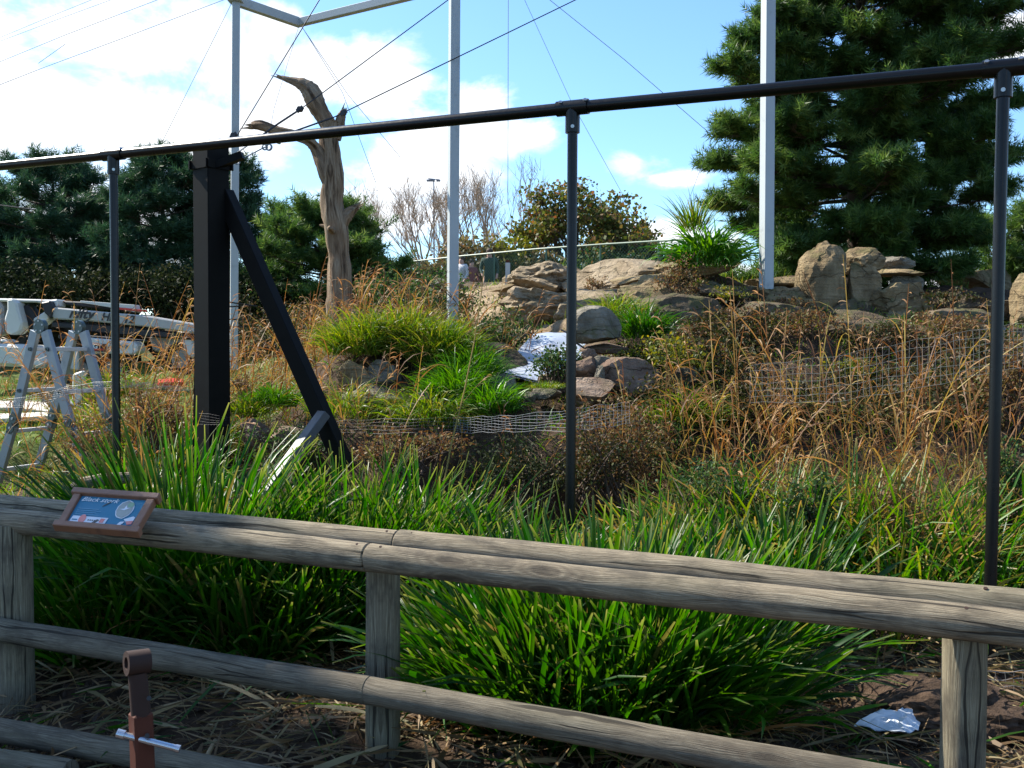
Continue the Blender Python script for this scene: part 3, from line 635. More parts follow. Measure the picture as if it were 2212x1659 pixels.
grid_net('dark_net_strip', [(1620, 790, 6.9), (1800, 770, 6.3), (1980, 735, 5.7), (2160, 705, 5.2), (2290, 690, 5.0)], [(1620, 870, 6.9), (1800, 868, 6.3), (1980, 840, 5.7), (2160, 800, 5.2), (2290, 790, 5.0)], 52, 7, .0013, DARKW,
         'dark mesh strip stretched to the right black post among dry stalks', 'strips of wire mesh between the posts')
tie = MB(); tie.bar(P(2145, 700, 5.1), P(2172, 712, 5.08), .012, .012); tag(tie.build('cable_tie', GALV), 'pale tie holding the dark mesh on the right black post', 'tie', 'ties on black posts')
tie = MB(); tie.tube([P(1212, 712, 6.05), P(1232, 722, 6.02), P(1244, 740, 6.0), P(1262, 752, 6.1)], .006, 5); tag(tie.build('cable_tie', CABLE), 'dark twisted wire tie on the middle black post', 'tie', 'ties on black posts')
grid_net('low_wire_mesh', [(1740, 1440, 4.9), (1900, 1448, 4.8), (2060, 1452, 4.7), (2230, 1450, 4.6)], [(1740, 1488, 4.9), (1900, 1495, 4.8), (2060, 1500, 4.7), (2230, 1500, 4.6)], 26, 4, .0011, GALV, 'low wire mesh half buried in the soil behind the right post', 'strips of wire mesh between the posts')

# ---------------------------------------------------------------- far green chain-link fence
cf = thing('chain_link_fence', 'green chain link fence on the rise behind the sandy bank', 'fence', P(1160, 620, 22))
fpts = [P(880, 566, 24.6), P(1000, 553, 23.6), P(1160, 538, 22.2), P(1300, 528, 21.2), P(1450, 519, 20.2), P(1560, 512, 19.4)]
MB().tube(fpts, .022, 6).build('top_rail', GREENW, cf, smooth=True)
pxs = [(905, 24.3), (966, 23.8), (1068, 23), (1180, 22.1), (1297, 21.2), (1424, 20.3)]
def railat(x):
    for a, b in zip(fpts[:-1], fpts[1:]):
        if a.x <= x <= b.x: t = (x - a.x) / (b.x - a.x); return a.lerp(b, t)
    return fpts[-1]
for px, D in pxs:
    t = railat(P(px, 540, D).x); MB().tube([t, t - Vector((0, 0, 2.0))], .02, 6).build('post', GREENW, cf, smooth=True)
V = []; Fc = []
Ltot = [0]
for a, b in zip(fpts[:-1], fpts[1:]): Ltot.append(Ltot[-1] + (b - a).length)
def onf(s):
    s = max(0, min(Ltot[-1], s))
    for i in range(len(fpts) - 1):
        if s <= Ltot[i + 1]: return fpts[i].lerp(fpts[i + 1], (s - Ltot[i]) / (Ltot[i + 1] - Ltot[i]))
    return fpts[-1]
s = -2.0
wir = MB()
while s < Ltot[-1] + 2:
    for sg in (1, -1):
        a = onf(s); b = onf(s + 1.9 * sg)
        if 0 <= s <= Ltot[-1] and 0 <= s + 1.9 * sg <= Ltot[-1]: wir.tube([a, b - Vector((0, 0, 1.9))], .0022, 3, False)
    s += 0.075
tag(wir.build('chain_link_mesh', GREENW, cf), kind='stuff')

# ---------------------------------------------------------------- folding ladder
ld = thing('folding_ladder', 'aluminium multi hinge folding ladder standing in an A shape at left', 'ladder', (-4.6, 9.7, 0.1))
LD = 9.6
hn = P(88, 705, LD); wdir = Vector((.40, .916, 0)).normalized(); sdr = Vector((.916, -.40, 0)).normalized(); wd = 0.46
tops = [hn, hn + wdir * wd]
fz = 0.05; ht = hn.z - fz
for sgn in (1, -1):
    feet = [Vector((t.x, t.y, fz)) + sdr * (.68 * sgn) for t in tops]
    for i, (t, f) in enumerate(zip(tops, feet)):
        d = (f - t).normalized(); kn = t + d * ((f - t).length * .56); off = sdr * (.012 * sgn)
        st_ = t + d * .05 + sdr * (.05 * sgn); up = d.cross(wdir).normalized()
        MB().bar(st_, kn - d * .03, .045, .10, up=up).build('stile', ALU, ld, bevel=.003)
        w_ = wdir * (-.03 if i == 0 else .03)
        MB().bar(kn + d * .03, f, .045, .10, up=up).build('stile', ALU, ld, bevel=.003)
        hb = MB(); hb.disc(kn - d * .05, wdir, .050, .06, 16); hb.disc(kn + d * .05, wdir, .050, .066, 16); hb.bar(kn - d * .11, kn + d * .11, .05, .07, up=up)
        o = hb.build('knee_hinge', ALUD, ld, smooth=True)
        for k_ in (-1, 1): MB().disc(kn + d * .05 * k_ - wdir * .036, wdir, .012, .01, 8).build('rivet', ALUR, o)
        MB().box(f, (.035, 0, 0), (0, .035, 0), (0, 0, .02)).build('rubber_foot', RUBBER, ld)
    n_r = [.13, .37, .61, .84]
    for t_ in n_r:
        a = tops[0].lerp(feet[0], t_) + sdr * (.03 * sgn * (1 - t_)); b = tops[1].lerp(feet[1], t_) + sdr * (.03 * sgn * (1 - t_))
        MB().bar(a, b, .05, .038, over=.02).build('rung', ALUR, ld, bevel=.004)
        for q in (a, b): MB().disc(q - wdir * .032, wdir, .02, .012, 10, .009).build('rung_end', ALUD, ld)
for t in tops:
    hb = MB().disc(t, wdir, .072, .05, 20); o = hb.build('top_hinge', ALUD, ld, smooth=True)
    for a in range(5):
        u = Vector((0, 0, 1)) * sin(a * 1.257 + .3) + sdr * cos(a * 1.257 + .3); MB().disc(t + u * .052 - wdir * .027, wdir, .009, .008, 8).build('rivet', ALUR, o)

# ---------------------------------------------------------------- text helper
def text(s, loc, size, xdir, ydir, m, parent, name='lettering', ext_=0.002, shear=0.0, align='LEFT', bold=0.0):
    c = bpy.data.curves.new('t', 'FONT'); c.body = s; c.size = size; c.extrude = ext_; c.shear = shear; c.align_x = align; c.offset = bold; c.resolution_u = 3
    o = bpy.data.objects.new('t', c); col.objects.link(o)
    dg = bpy.context.evaluated_depsgraph_get(); me = bpy.data.meshes.new_from_object(o.evaluated_get(dg)); bpy.data.objects.remove(o)
    x = Vector(xdir).normalized(); y = Vector(ydir); y = (y - x * y.dot(x)).normalized(); z = x.cross(y)
    R = Matrix((x, y, z)).transposed().to_4x4(); R.translation = loc; me.transform(R); me.materials.clear()
    return link(name, me, m, parent)

# ---------------------------------------------------------------- trailer boom lift
TD = 15.5
tl = thing('trailer_boom_lift', 'white trailer mounted boom lift folded down behind the ladder', 'boom lift', P(230, 850, TD))
def tp(px, py, d=0): return P(px, py, TD + d)
def slab(pts, th, m, name, d=0, bevel=.02, parent=None):
    ps = [tp(x, y, d) for x, y in pts]; nrm = Vector((0.0, 1, 0)); return MB().plate(ps, nrm, th).build(name, m, parent or tl, bevel=bevel)
slab([(122, 664), (250, 676), (320, 682), (440, 702), (440, 722), (320, 706), (200, 694), (124, 690), (117, 682), (117, 670)], .26, BOOMG, 'lower_boom', 0)
slab([(118, 694), (240, 702), (430, 722), (430, 735), (240, 722), (118, 706)], .22, DARKM, 'boom_underside', .02)
slab([(140, 650), (240, 655), (300, 660), (303, 664), (302, 676), (298, 677), (230, 669), (150, 660)], .2, DARKM, 'upper_boom', .22)
slab([(180, 650), (296, 659), (299, 674), (296, 675), (240, 664), (180, 654)], .22, WHITEP, 'telescopic_boom', .06, .005)
slab([(247, 663), (312, 669), (312, 674), (247, 668)], .24, REDP, 'red_marking', .05, .004)
slab([(0, 645), (120, 648), (134, 647), (134, 664), (116, 664), (90, 654), (0, 652)], .3, WHITEP, 'upper_link', .1)
slab([(24, 646), (38, 645), (46, 655), (50, 672), (58, 700), (52, 718), (36, 725), (20, 718), (18, 690), (24, 670)], .28, WHITEP, 'link_arm', -.05, .03)
slab([(-10, 655), (8, 650), (18, 665), (17, 720), (-10, 730)], .3, GREYP, 'link_plate', .1, .03)
slab([(50, 665), (66, 656), (80, 672), (92, 695), (84, 712), (70, 708), (56, 690)], .2, DARKM, 'hydraulic_ram', .1)
slab([(78, 690), (112, 668), (114, 690), (98, 703), (84, 702)], .24, WHITEP, 'knuckle_plate', .02)
slab([(96, 654), (116, 650), (122, 664), (118, 690), (104, 676)], .26, DARKM, 'knuckle', -.05)
slab([(-40, 741), (0, 741), (88, 746), (104, 757), (116, 778), (116, 790), (104, 795), (0, 789), (-40, 789)], .5, WHITEP, 'control_housing', -.1, .05)
slab([(-40, 733), (20, 733), (30, 740), (-40, 741)], .4, WHITEP, 'housing_lid', -.1)
slab([(186, 728), (296, 738), (306, 745), (306, 760), (298, 766), (210, 762), (190, 757)], .34, WHITEP, 'chassis_panel', -.05, .02)
slab([(150, 722), (300, 734), (300, 740), (150, 732)], .8, DARKM, 'chassis_beam', .3)
slab([(130, 748), (176, 750), (176, 800), (140, 796)], .2, WHITEP, 'mudguard', .1, .02)
slab([(212, 742), (240, 743), (240, 760), (214, 759)], .36, DARKM, 'decal_panel', -.052, .002)
slab([(214, 752), (233, 753), (233, 757), (215, 757)], .375, REDP, 'red_stripe', -.052, .002)
for (px, py, r) in ((175, 800, .3), (395, 775, .26), (250, 800, .28)):
    c = tp(px, py, .3); o = MB().disc(c, (0, 1, 0), r, .2, 28).build('tyre', RUBBER, tl, smooth=True); MB().disc(c - Vector((0, .02, 0)), (0, 1, 0), r * .55, .19, 20).build('rim', GREYP, tl)
slab([(330, 726), (420, 712), (445, 730), (448, 762), (432, 790), (412, 772), (340, 758)], .4, GREYP, 'tow_frame', .4, .03)
slab([(395, 728), (415, 722), (428, 742), (424, 775), (410, 768)], .3, WHITEP, 'jockey_mount', .1, .03)
slab([(160, 808), (182, 800), (186, 842), (172, 880), (158, 884)], .12, WHITEP, 'outrigger_leg', -1.4, .02)
slab([(100, 850), (190, 878), (190, 886), (100, 872)], .3, GREYP, 'outrigger_pad', -1.4, .01)
vx = (tp(300, 690) - tp(130, 678)).normalized(); vy = Vector((0, 0, 1))
fc = Vector((0, -.14, 0))
text('nifty', tp(157, 686) + fc, .215, vx, vy, TXT, tl, shear=.35, bold=.006)
text('HR', tp(226, 692) + fc, .17, vx, vy, TXT, tl, shear=.25, bold=.005)
text('12', tp(273, 697) + fc, .17, vx, vy, TXT, tl, shear=.25, bold=.005)
text('GT', tp(216, 752) + Vector((0, -.26, 0)), .1, vx, vy, WTXT, tl, bold=.003)
text('nifty', tp(268, 750) + Vector((0, -.24, 0)), .09, vx, vy, TXT, tl, shear=.2)

# boards, kerb, red lid on the far lawn
def flat(pts, th, m, name, label, cat, D=None, grp=None):
    ps = [P(x, y, d) for x, y, d in pts]; n_ = (ps[1] - ps[0]).cross(ps[2] - ps[0]); o = MB().plate(ps, n_, th).build(name, m, None, bevel=.004); return tag(o, label, cat, grp)
flat([(-60, 868, 13.4), (100, 872, 13.2), (112, 893, 12.6), (30, 884, 12.8), (-60, 886, 12.9)], .05, BOARD, 'pale_board', 'pale board on the lawn, the farther one left of the ladder', 'board', grp='pale boards on the lawn')
flat([(-60, 900, 12.4), (130, 893, 12.4), (126, 901, 12.0), (-60, 912, 12.0)], .05, BOARD, 'pale_board', 'pale board on the lawn, the nearer one between the ladder legs', 'board', grp='pale boards on the lawn')
flat([(340, 824, 14.6), (372, 821, 14.8), (398, 824, 14.8), (396, 830, 14.4), (344, 831, 14.3)], .07, REDP, 'red_lid', 'flat red plastic lid on the grass left of the black column', 'lid')
ks = [(492, 822, 14.6), (545, 820, 14.5), (600, 818, 14.4), (655, 817, 14.3), (705, 815, 14.2), (752, 812, 14.1), (800, 810, 14.0)]
kb = thing('stone_kerb', 'low pale stone kerb at the edge of the lawn behind the brace', 'kerb', P(600, 850, 14.4))
for (x0, y0, d0), (x1, y1, d1) in zip(ks[:-1], ks[1:]):
    a = P(x0 + 1, y0, d0); b = P(x1 - 1, y1, d1)
    MB().box((a + b) / 2 - Vector((0, 0, .11)), (b - a) / 2, Vector((0.01, .12, 0)), (0, 0, .11)).build('kerb_stone', KERB, kb, bevel=.012)

# ---------------------------------------------------------------- far lamp mast, people
lm = thing('floodlight_mast', 'slim floodlight mast with two lamps far behind the bare trees', 'mast', P(937, 560, 60))
MB().tube([P(938, 640, 60), P(937, 388, 60)], [.055, .035], 8).build('pole', THINW, lm)
MB().bar(P(925, 386, 60), P(948, 388, 60), .05, .05).build('crossarm', THINW, lm)
for px in (926, 935, 947): MB().box(P(px, 390, 60), (.12, 0, 0), (0, .07, .03), (0, -.02, .05)).build('lamp_head', THINW, lm)
def person(px, D, h, top, legs, yaw, label, zf):
    base = P(px, 600, D); x, y = base.x, base.y; z0 = zf
    js = {'pel': (0, 0, .53), 'ch': (0, 0, .74), 'nk': (0, 0, .83), 'hd': (0, .01, .875), 'hd2': (0, .01, .96),
          'sl': (-.11, 0, .80), 'el': (-.15, .0, .64), 'wl': (-.13, .07, .52), 'hl': (-.12, .1, .47), 'sr': (.11, 0, .80), 'er': (.15, 0, .64), 'wr': (.12, .09, .55), 'hr': (.1, .12, .5),
          'tl': (-.055, 0, .5), 'kl': (-.06, .02, .27), 'al': (-.06, -.02, .04), 'fl': (-.065, .08, .015), 'tr': (.055, 0, .5), 'kr': (.07, .03, .27), 'ar': (.07, 0, .04), 'fr': (.075, .1, .015)}
    ed = [('pel', 'ch'), ('ch', 'nk'), ('nk', 'hd'), ('hd', 'hd2'), ('ch', 'sl'), ('sl', 'el'), ('el', 'wl'), ('wl', 'hl'), ('ch', 'sr'), ('sr', 'er'), ('er', 'wr'), ('wr', 'hr'), ('pel', 'tl'), ('tl', 'kl'), ('kl', 'al'), ('al', 'fl'), ('pel', 'tr'), ('tr', 'kr'), ('kr', 'ar'), ('ar', 'fr')]
    rad = dict(pel=.085, ch=.095, nk=.032, hd=.05, hd2=.045, sl=.045, el=.028, wl=.02, hl=.02, sr=.045, er=.028, wr=.02, hr=.02, tl=.058, kl=.038, al=.025, fl=.022, tr=.058, kr=.038, ar=.025, fr=.022)
    ks_ = list(js); me = bpy.data.meshes.new('person_body'); R = Matrix.Rotation(yaw, 3, 'Z')
    me.from_pydata([R @ (Vector(js[k]) * h) for k in ks_], [(ks_.index(a), ks_.index(b)) for a, b in ed], [])
    o = bpy.data.objects.new('tmp', me); col.objects.link(o); md = o.modifiers.new('s', 'SKIN'); sk = me.skin_vertices[0].data
    for k, v in zip(ks_, sk): v.radius = (rad[k] * h, rad[k] * h); v.use_root = (k == 'pel')
    o.modifiers.new('d', 'SUBSURF').levels = 1
    dg = bpy.context.evaluated_depsgraph_get(); m2 = bpy.data.meshes.new_from_object(o.evaluated_get(dg)); bpy.data.objects.remove(o)
    m2.materials.clear()
    for m_ in (top, legs, SKIN): m2.materials.append(m_)
    for p in m2.polygons:
        c = p.center / h; p.material_index = 2 if c.z > .835 or (abs((R.transposed() @ c).x) > .09 and c.z < .56 and c.z > .4) else (0 if c.z > .5 else 1); p.use_smooth = True
    t = thing('person', label, 'person', (x, y, z0), 'visitors behind the green fence')
    o = bpy.data.objects.new('body', m2); col.objects.link(o); o.parent = t
    hb = MB().ball((0, 0, 0), .058 * h, 10, (1, 1.05, 1.0)); hm = hb.build('hair', HAIR, None); hm.parent = t; hm.location = R @ Vector((0, -.012 * h, .945 * h))
zf = 2.72
person(1057, 30, 1.76, CLOTHD, CLOTHD, pi, 'person in a dark green coat standing behind the bank left of the short post', zf)
person(997, 31, 1.62, CLOTHW, CLOTHD, pi * .8, 'person in a white top just right of the middle grey post', zf)
person(1019, 32, 1.6, CLOTHR, CLOTHD, pi * 1.2, 'person in a dark red top between the white and green ones', zf)

# ---------------------------------------------------------------- sign on the rail
sg = thing('information_sign', 'timber framed blue information sign lying on the top rail at left', 'sign', PZ(215, 1140, .9))
SZ = .895
c00 = PZ(118, 1139, SZ - .02); c10 = PZ(296, 1154, SZ - .02); c01 = PZ(165, 1058, SZ + .09); c11 = PZ(345, 1071, SZ + .09)
def S(u, v, h=0):
    p = c00.lerp(c10, u).lerp(c01.lerp(c11, u), v); return p + SN * h
SN = ((c10 - c00).cross(c01 - c00)).normalized()
def sbox(u0, u1, v0, v1, h0, h1, m, name, bev=.003):
    vs = [S(u, v, h) for h in (h0, h1) for u, v in ((u0, v0), (u1, v0), (u1, v1), (u0, v1))]
    return MB().add(vs, [(3, 2, 1, 0), (4, 5, 6, 7), (0, 1, 5, 4), (1, 2, 6, 5), (2, 3, 7, 6), (3, 0, 4, 7)]).build(name, m, sg, bevel=bev)
sbox(-.02, 1.02, 0, .13, -.02, .014, SIGNW, 'frame_bar'); sbox(-.02, 1.02, .86, 1.0, -.02, .016, SIGNW, 'frame_bar')
sbox(.015, .105, .13, .86, -.02, .010, SIGNW, 'frame_bar'); sbox(.895, .985, .13, .86, -.02, .010, SIGNW, 'frame_bar')
sbox(.105, .895, .13, .86, -.014, -.002, SIGNB, 'printed_panel', 0)
def spoly(pts, m, h, name='print'):
    vs = [S(u, v, h) for u, v in pts] + [S(u, v, h + .0008) for u, v in pts]; n = len(pts)
    return MB().add(vs, [tuple(range(n - 1, -1, -1)), tuple(range(n, 2 * n))] + [(k, (k + 1) % n, n + (k + 1) % n, n + k) for k in range(n)]).build(name, m, sg)
spoly([(.13, .17), (.56, .17), (.57, .33), (.14, .33)], PAPER, -.0005)
def oval(cu, cv, ru, rv, n=20, w=0.0): return [(cu + ru * cos(2 * pi * k / n) * (1 + w * sin(3 * k)), cv + rv * sin(2 * pi * k / n) * (1 + w * cos(2 * k))) for k in range(n)]
spoly(oval(.27, .26, .042, .11), CORAL, .0005)
spoly([(.485, .2), (.535, .2), (.54, .3), (.49, .3)], CORAL, .0005)
spoly([(.40, .14), (.44, .17), (.48, .26), (.45, .27), (.41, .19)], TXT, .0012)
for i in range(5): spoly([(.34 + .026 * i, .23), (.356 + .026 * i, .23), (.358 + .026 * i, .255), (.342 + .026 * i, .255)], TXT, .0005)
spoly([(.15, .22), (.215, .22), (.218, .245), (.153, .245)], SIGNB, .0005)
spoly(oval(.70, .58, .098, .235, 24, .03), PAPER, -.0005); spoly(oval(.70, .58, .088, .215, 24, .03), PHOTOP, .0005)
spoly([(.64, .57), (.70, .55), (.76, .63), (.72, .61), (.70, .68), (.69, .59)], PAPER, .0012)
spoly(oval(.745, .70, .035, .07), GREENPR, .0010)
spoly([(.42, .60), (.46, .66), (.50, .74), (.485, .75), (.45, .68), (.43, .64)], TXT, .0005)
spoly([(.75, .33), (.84, .42), (.87, .40), (.87, .28), (.80, .26)], PAPER, -.0005); spoly([(.79, .28), (.87, .31), (.87, .22), (.82, .20)], CORAL, .0005)
spoly([(.70, .15), (.73, .26), (.78, .27), (.76, .20), (.73, .15)], PAPER, .0005)
text('Black stork', S(.13, .72, .0002), .040, c10 - c00, c01 - c00, WTXT, sg, ext_=.0006)
for i, v in enumerate((.52, .47, .42, .37)): spoly([(.15, v), (.40 + .04 * (i % 2), v), (.40 + .04 * (i % 2), v + .012), (.15, v + .012)], simple('small_print_%d' % i, (0.05, .24, .36), .4, 0, .1), -.0008)

# ---------------------------------------------------------------- rusty hitch post in front of the fence
hd = thing('rusty_hitch_post', 'rust red steel post with a ring eye and pin before the fence', 'hitch post', P(300, 1650, 2.75))
HD = 2.55
h0 = P(297, 1430, HD)
ringn = Vector((-.80, -.60, .05)).normalized()
MB().disc(h0, ringn, .031, .056, 26, .016).build('ring_eye', RUSTBROWN, hd, smooth=True)
hp = P(305, 1545, HD); hq = P(312, 1690, HD)
MB().tube([h0 - Vector((0, 0, .028)), hp], [.0235, .025], 18).build('inner_tube', RUSTBROWN, hd, smooth=True)
MB().bar(P(304, 1538, HD), Vector((hq.x + .01, hq.y, 0)), .049, .049, up=Vector((-.75, -.66, 0))).build('outer_sleeve', RUSTRED, hd, bevel=.005)
pn0 = P(262, 1586, HD - .02); pn1 = P(384, 1617, HD - .02)
MB().tube([pn0, pn1], .0085, 12).build('locking_pin', ZINC, hd, smooth=True)
MB().disc(pn0, pn1 - pn0, .012, .02, 12).disc(pn1, pn1 - pn0, .010, .012, 12).build('pin_head', ZINC, hd, smooth=True)
for px, py, dx in ((322, 1508, 0), (318, 1589, 0)):
    MB().disc(P(px, py, HD - .027), EYE - h0, .006, .004, 10).build('bolt_hole', DARKM, hd)

def crumple(o, cuts, amp, sc_):
    bm = bmesh.new(); bm.from_mesh(o.data); bmesh.ops.subdivide_edges(bm, edges=bm.edges[:], cuts=cuts, use_grid_fill=True)
    for v in bm.verts:
        n_ = noise.noise_vector(v.co * sc_) + noise.noise_vector(v.co * sc_ * 2.7) * .5; v.co += Vector((n_.x * .4, n_.y * .4, abs(n_.z) * 1.3)) * amp
    bm.to_mesh(o.data); bm.free(); o.data.polygons.foreach_set('use_smooth', [False] * len(o.data.polygons)); o.data.update()
# white film litter
def litter():
    px = [(1846, 1567), (1880, 1555), (1920, 1549), (1960, 1545), (1972, 1530), (1982, 1543), (1994, 1541), (1985, 1580), (1960, 1585), (1900, 1578), (1860, 1573)]
    ps = [PZ(x, y, .06 + .03 * ((x + y) % 3) / 3) for x, y in px]; c = sum(ps, Vector()) / len(ps) + Vector((0, 0, .05))
    vs = []; fs = []
    for q in ps: vs.append(q)
    for q in ps: vs.append(q.lerp(c, .5) + Vector((0, 0, .015 * sin(q.x * 60))))
    vs.append(c - Vector((0, 0, .03))); n = len(ps)
    vs2 = [v - Vector((0, 0, .004)) for v in vs]
    fs = [(i, (i + 1) % n, n + (i + 1) % n, n + i) for i in range(n)] + [(n + i, n + (i + 1) % n, 2 * n) for i in range(n)]
    k = len(vs); fs += [tuple(k + j for j in reversed(f)) for f in fs]
    lo = MB().add(vs + vs2, fs).build('plastic_litter', LITTER, None); crumple(lo, 3, .018, 12)
    tag(lo, 'crumpled white plastic film lying on the soil at lower right', 'litter')
litter()

# grey sheet and water slide between the rocks
sl = [(1150, 722, 11.2), (1200, 719, 11.2), (1262, 722, 11.2), (1275, 760, 10.6), (1262, 800, 10.0), (1190, 802, 9.8), (1172, 826, 9.5), (1090, 806, 9.9), (1060, 800, 10.0), (1100, 780, 10.2), (1128, 750, 10.7)]
sp_ = [P(*q) for q in sl]; cc_ = sum(sp_, Vector()) / len(sp_)
V_ = sp_ + [q.lerp(cc_, .45) + Vector((0, 0, .015 * sin(i * 2.3))) for i, q in enumerate(sp_)] + [cc_]
n = len(sp_); F_ = [(i, (i + 1) % n, n + (i + 1) % n, n + i) for i in range(n)] + [(n + i, n + (i + 1) % n, 2 * n) for i in range(n)]
k = len(V_); V2 = [v - Vector((0, 0, .02)) for v in V_]
ps_ = MB().add(V_ + V2, F_ + [tuple(k + j for j in reversed(f)) for f in F_]).build('plastic_sheet', SHEET, None, smooth=True); crumple(ps_, 4, .016, 3.0); ps_.data.polygons.foreach_set('use_smooth', [True] * len(ps_.data.polygons))
tag(ps_, 'pale grey plastic sheet laid between the rocks of the waterfall', 'sheet')
# ---------------------------------------------------------------- rocks
ROCKD = rock_mat('shade_dark_brown_rock', (0.075, 0.055, 0.035), (0.14, 0.108, 0.07), (0.22, 0.175, 0.115), 0.6)  # darker copy of the rock colours stands in for shade on the bank
def rock(px, py, D, rx, ry, rz, label, m=ROCK, seed=0, rot=0, sub=3, name='boulder', grp='sandstone boulders of the rockery', cuts=15, rough=.09, tilt=0, parent=None, world=None):
    bm = bmesh.new(); bmesh.ops.create_icosphere(bm, subdivisions=sub + 1, radius=1)
    r_ = random.Random(seed * 7 + 3); pl = []
    for i in range(cuts):
        v = Vector((r_.gauss(0, 1), r_.gauss(0, 1), r_.gauss(0, 1) * .8)).normalized(); pl.append((v, r_.uniform(.5, .82)))
    so = Vector((seed * 3.1, seed * 1.7, 0)); R = Matrix.Rotation(rot, 3, 'Z') @ Matrix.Rotation(tilt, 3, 'Y')
    for v in bm.verts:
        p = v.co.copy()
        for n_, d in pl:
            t = p.dot(n_)
            if t > d: p -= n_ * (t - d) * .98
        f = noise.fractal(p * 1.7 + so, .9, 2.1, 5) * rough + noise.fractal(p * 6 + so, .8, 2.1, 3) * rough * .35
        p *= 1 + f; v.co = R @ Vector((p.x * rx, p.y * ry, p.z * rz))
    me = bpy.data.meshes.new(name); bm.to_mesh(me); bm.free()
    me.polygons.foreach_set('use_smooth', [True] * len(me.polygons)); me.set_sharp_from_angle(angle=radians(24))
    c = world if world else P(px, py, D)
    o = bpy.data.objects.new(name, me); col.objects.link(o); o.location = c; me.materials.append(m)
    return tag(o, label, 'rock', grp)
def rk(px, py, D, w, h, label, **k):                # w, h: full size in 2212-wide view units
    rx = w / 2 * D / FP * 1.12; rz = h / 2 * D / FP * 1.15; return rock(px, py, D, rx, k.pop('dep', rx * .9), rz, label, **k)
rk(1775, 632, 11.8, 120, 185, 'upright boulder with flat top, leftmost of the three standing stones', seed=1, sub=4, tilt=.1)
rk(1806, 660, 11.7, 40, 190, 'narrow upright slab leaning on the leftmost standing stone', seed=21, sub=3, tilt=.12)
rk(1860, 572, 11.9, 96, 66, 'rounded capstone with dark patch on the middle standing stone', seed=2, sub=4)
rk(1860, 672, 11.7, 92, 185, 'tall middle standing stone under the rounded capstone', seed=3, sub=4)
rk(1930, 572, 12.2, 80, 44, 'pale ribbed stone on top of the right standing stones', m=ROCKG, seed=4, rough=.16)
rk(1935, 590, 12.1, 110, 22, 'thin flat slab under the pale ribbed stone', seed=5, dep=.4)
rk(1950, 662, 12.1, 100, 150, 'dark shaded block beneath the thin flat slab', m=ROCKG, seed=6)
rk(2010, 665, 12.0, 70, 50, 'small wedge stone at the right foot of the standing stones', seed=7)
rk(1700, 612, 12.3, 190, 36, 'long low stone ledge left of the standing stones', seed=8, dep=.5)
rk(1640, 650, 12.2, 200, 44, 'long shaded ledge under the right grey post', m=ROCKG, seed=9, dep=.6)
rk(1880, 745, 11.4, 190, 120, 'broad mossy rock base below the standing stones', m=ROCKG, seed=10, sub=4)
rk(1480, 580, 13.0, 210, 46, 'big slanting sandstone slab under the bright leafy tuft', seed=11, sub=4, dep=.8, tilt=-.12)
rk(1390, 607, 12.6, 125, 34, 'flat pointed slab just below the big slanting slab', seed=12, sub=4, dep=.6)
rk(1400, 650, 12.7, 170, 60, 'shaded block beneath the flat pointed slab', m=ROCKG, seed=13, sub=4)
rk(1510, 640, 12.8, 150, 80, 'shaded block behind the dry bush', m=ROCKG, seed=14)
rk(1330, 606, 14.0, 290, 74, 'smooth pale hump on the skyline of the sandy bank', m=SANDY, seed=15, sub=4, dep=1.2, rough=.07)
rk(1170, 618, 14.8, 200, 80, 'ragged sandy hump left of the middle black post', m=SANDY, seed=16, sub=4, dep=1.2, rough=.22)
rk(1105, 622, 14.6, 100, 16, 'thin tilted sandstone flake on the bank', seed=17, dep=.4, tilt=-.25)
rk(1190, 660, 13.2, 190, 90, 'rough sandy rock face above the plastic sheet', m=SANDY, seed=18, sub=4, dep=1.0, rough=.24)
rk(1290, 680, 12.6, 230, 140, 'pale rock face behind the middle black post', m=SANDY, seed=19, sub=4, dep=.9, rough=.16)
rk(1285, 705, 9.6, 110, 80, 'rounded grey boulder with flat cracks right of the middle post', m=ROCKG, seed=20, sub=4, rough=.05, cuts=3)
rk(1310, 752, 9.8, 130, 26, 'flat stone course under the rounded grey boulder', m=ROCKR, seed=22, dep=.35)
rk(1275, 765, 9.3, 40, 26, 'small reddish stone low in the stacked stones', m=ROCKR, seed=23)
rk(1300, 787, 9.2, 46, 34, 'small pale stone in the middle of the stacked stones', m=ROCKG, seed=24)
rk(1262, 800, 9.2, 70, 60, 'brown block behind the middle black post', m=ROCKR, seed=25)
rk(1295, 825, 9.0, 30, 66, 'narrow wedge stone in the stacked stones', m=ROCKG, seed=26)
rk(1350, 822, 9.2, 130, 90, 'large slanting brown block right of the stacked stones', m=ROCKR, seed=27, sub=4)
rk(1270, 850, 8.9, 120, 70, 'lower brown block behind the wire mesh', m=ROCKR, seed=28)
rk(1180, 848, 9.0, 90, 34, 'low stone with yellow moss above the mesh', m=ROCKG, seed=29)
rk(1148, 858, 8.9, 34, 26, 'small round pale stone beside the mossy one', m=ROCKG, seed=30)
rk(1190, 818, 9.5, 60, 18, 'thin pale pebble slab at the foot of the plastic sheet', m=ROCK, seed=31)
rk(1085, 830, 9.4, 80, 50, 'mossy stone left of the plastic sheet foot', m=ROCKG, seed=32)
rk(1060, 785, 10.3, 190, 80, 'rock coloured dark for the shaded hollow left of the plastic sheet', m=WALLM, seed=33, sub=4)
rk(770, 820, 9.6, 80, 80, 'pale block under the left end of the grassy mound', m=ROCK, seed=34, sub=4)
rk(830, 812, 9.6, 90, 70, 'brown block under the grassy mound, right of the pale block', m=ROCKG, seed=35, sub=4)
rk(800, 865, 9.4, 170, 70, 'shaded base block beneath the grassy mound', m=ROCKG, seed=36, sub=4)
rk(905, 870, 9.1, 90, 60, 'mossy block low under the grassy mound', m=ROCKG, seed=37)
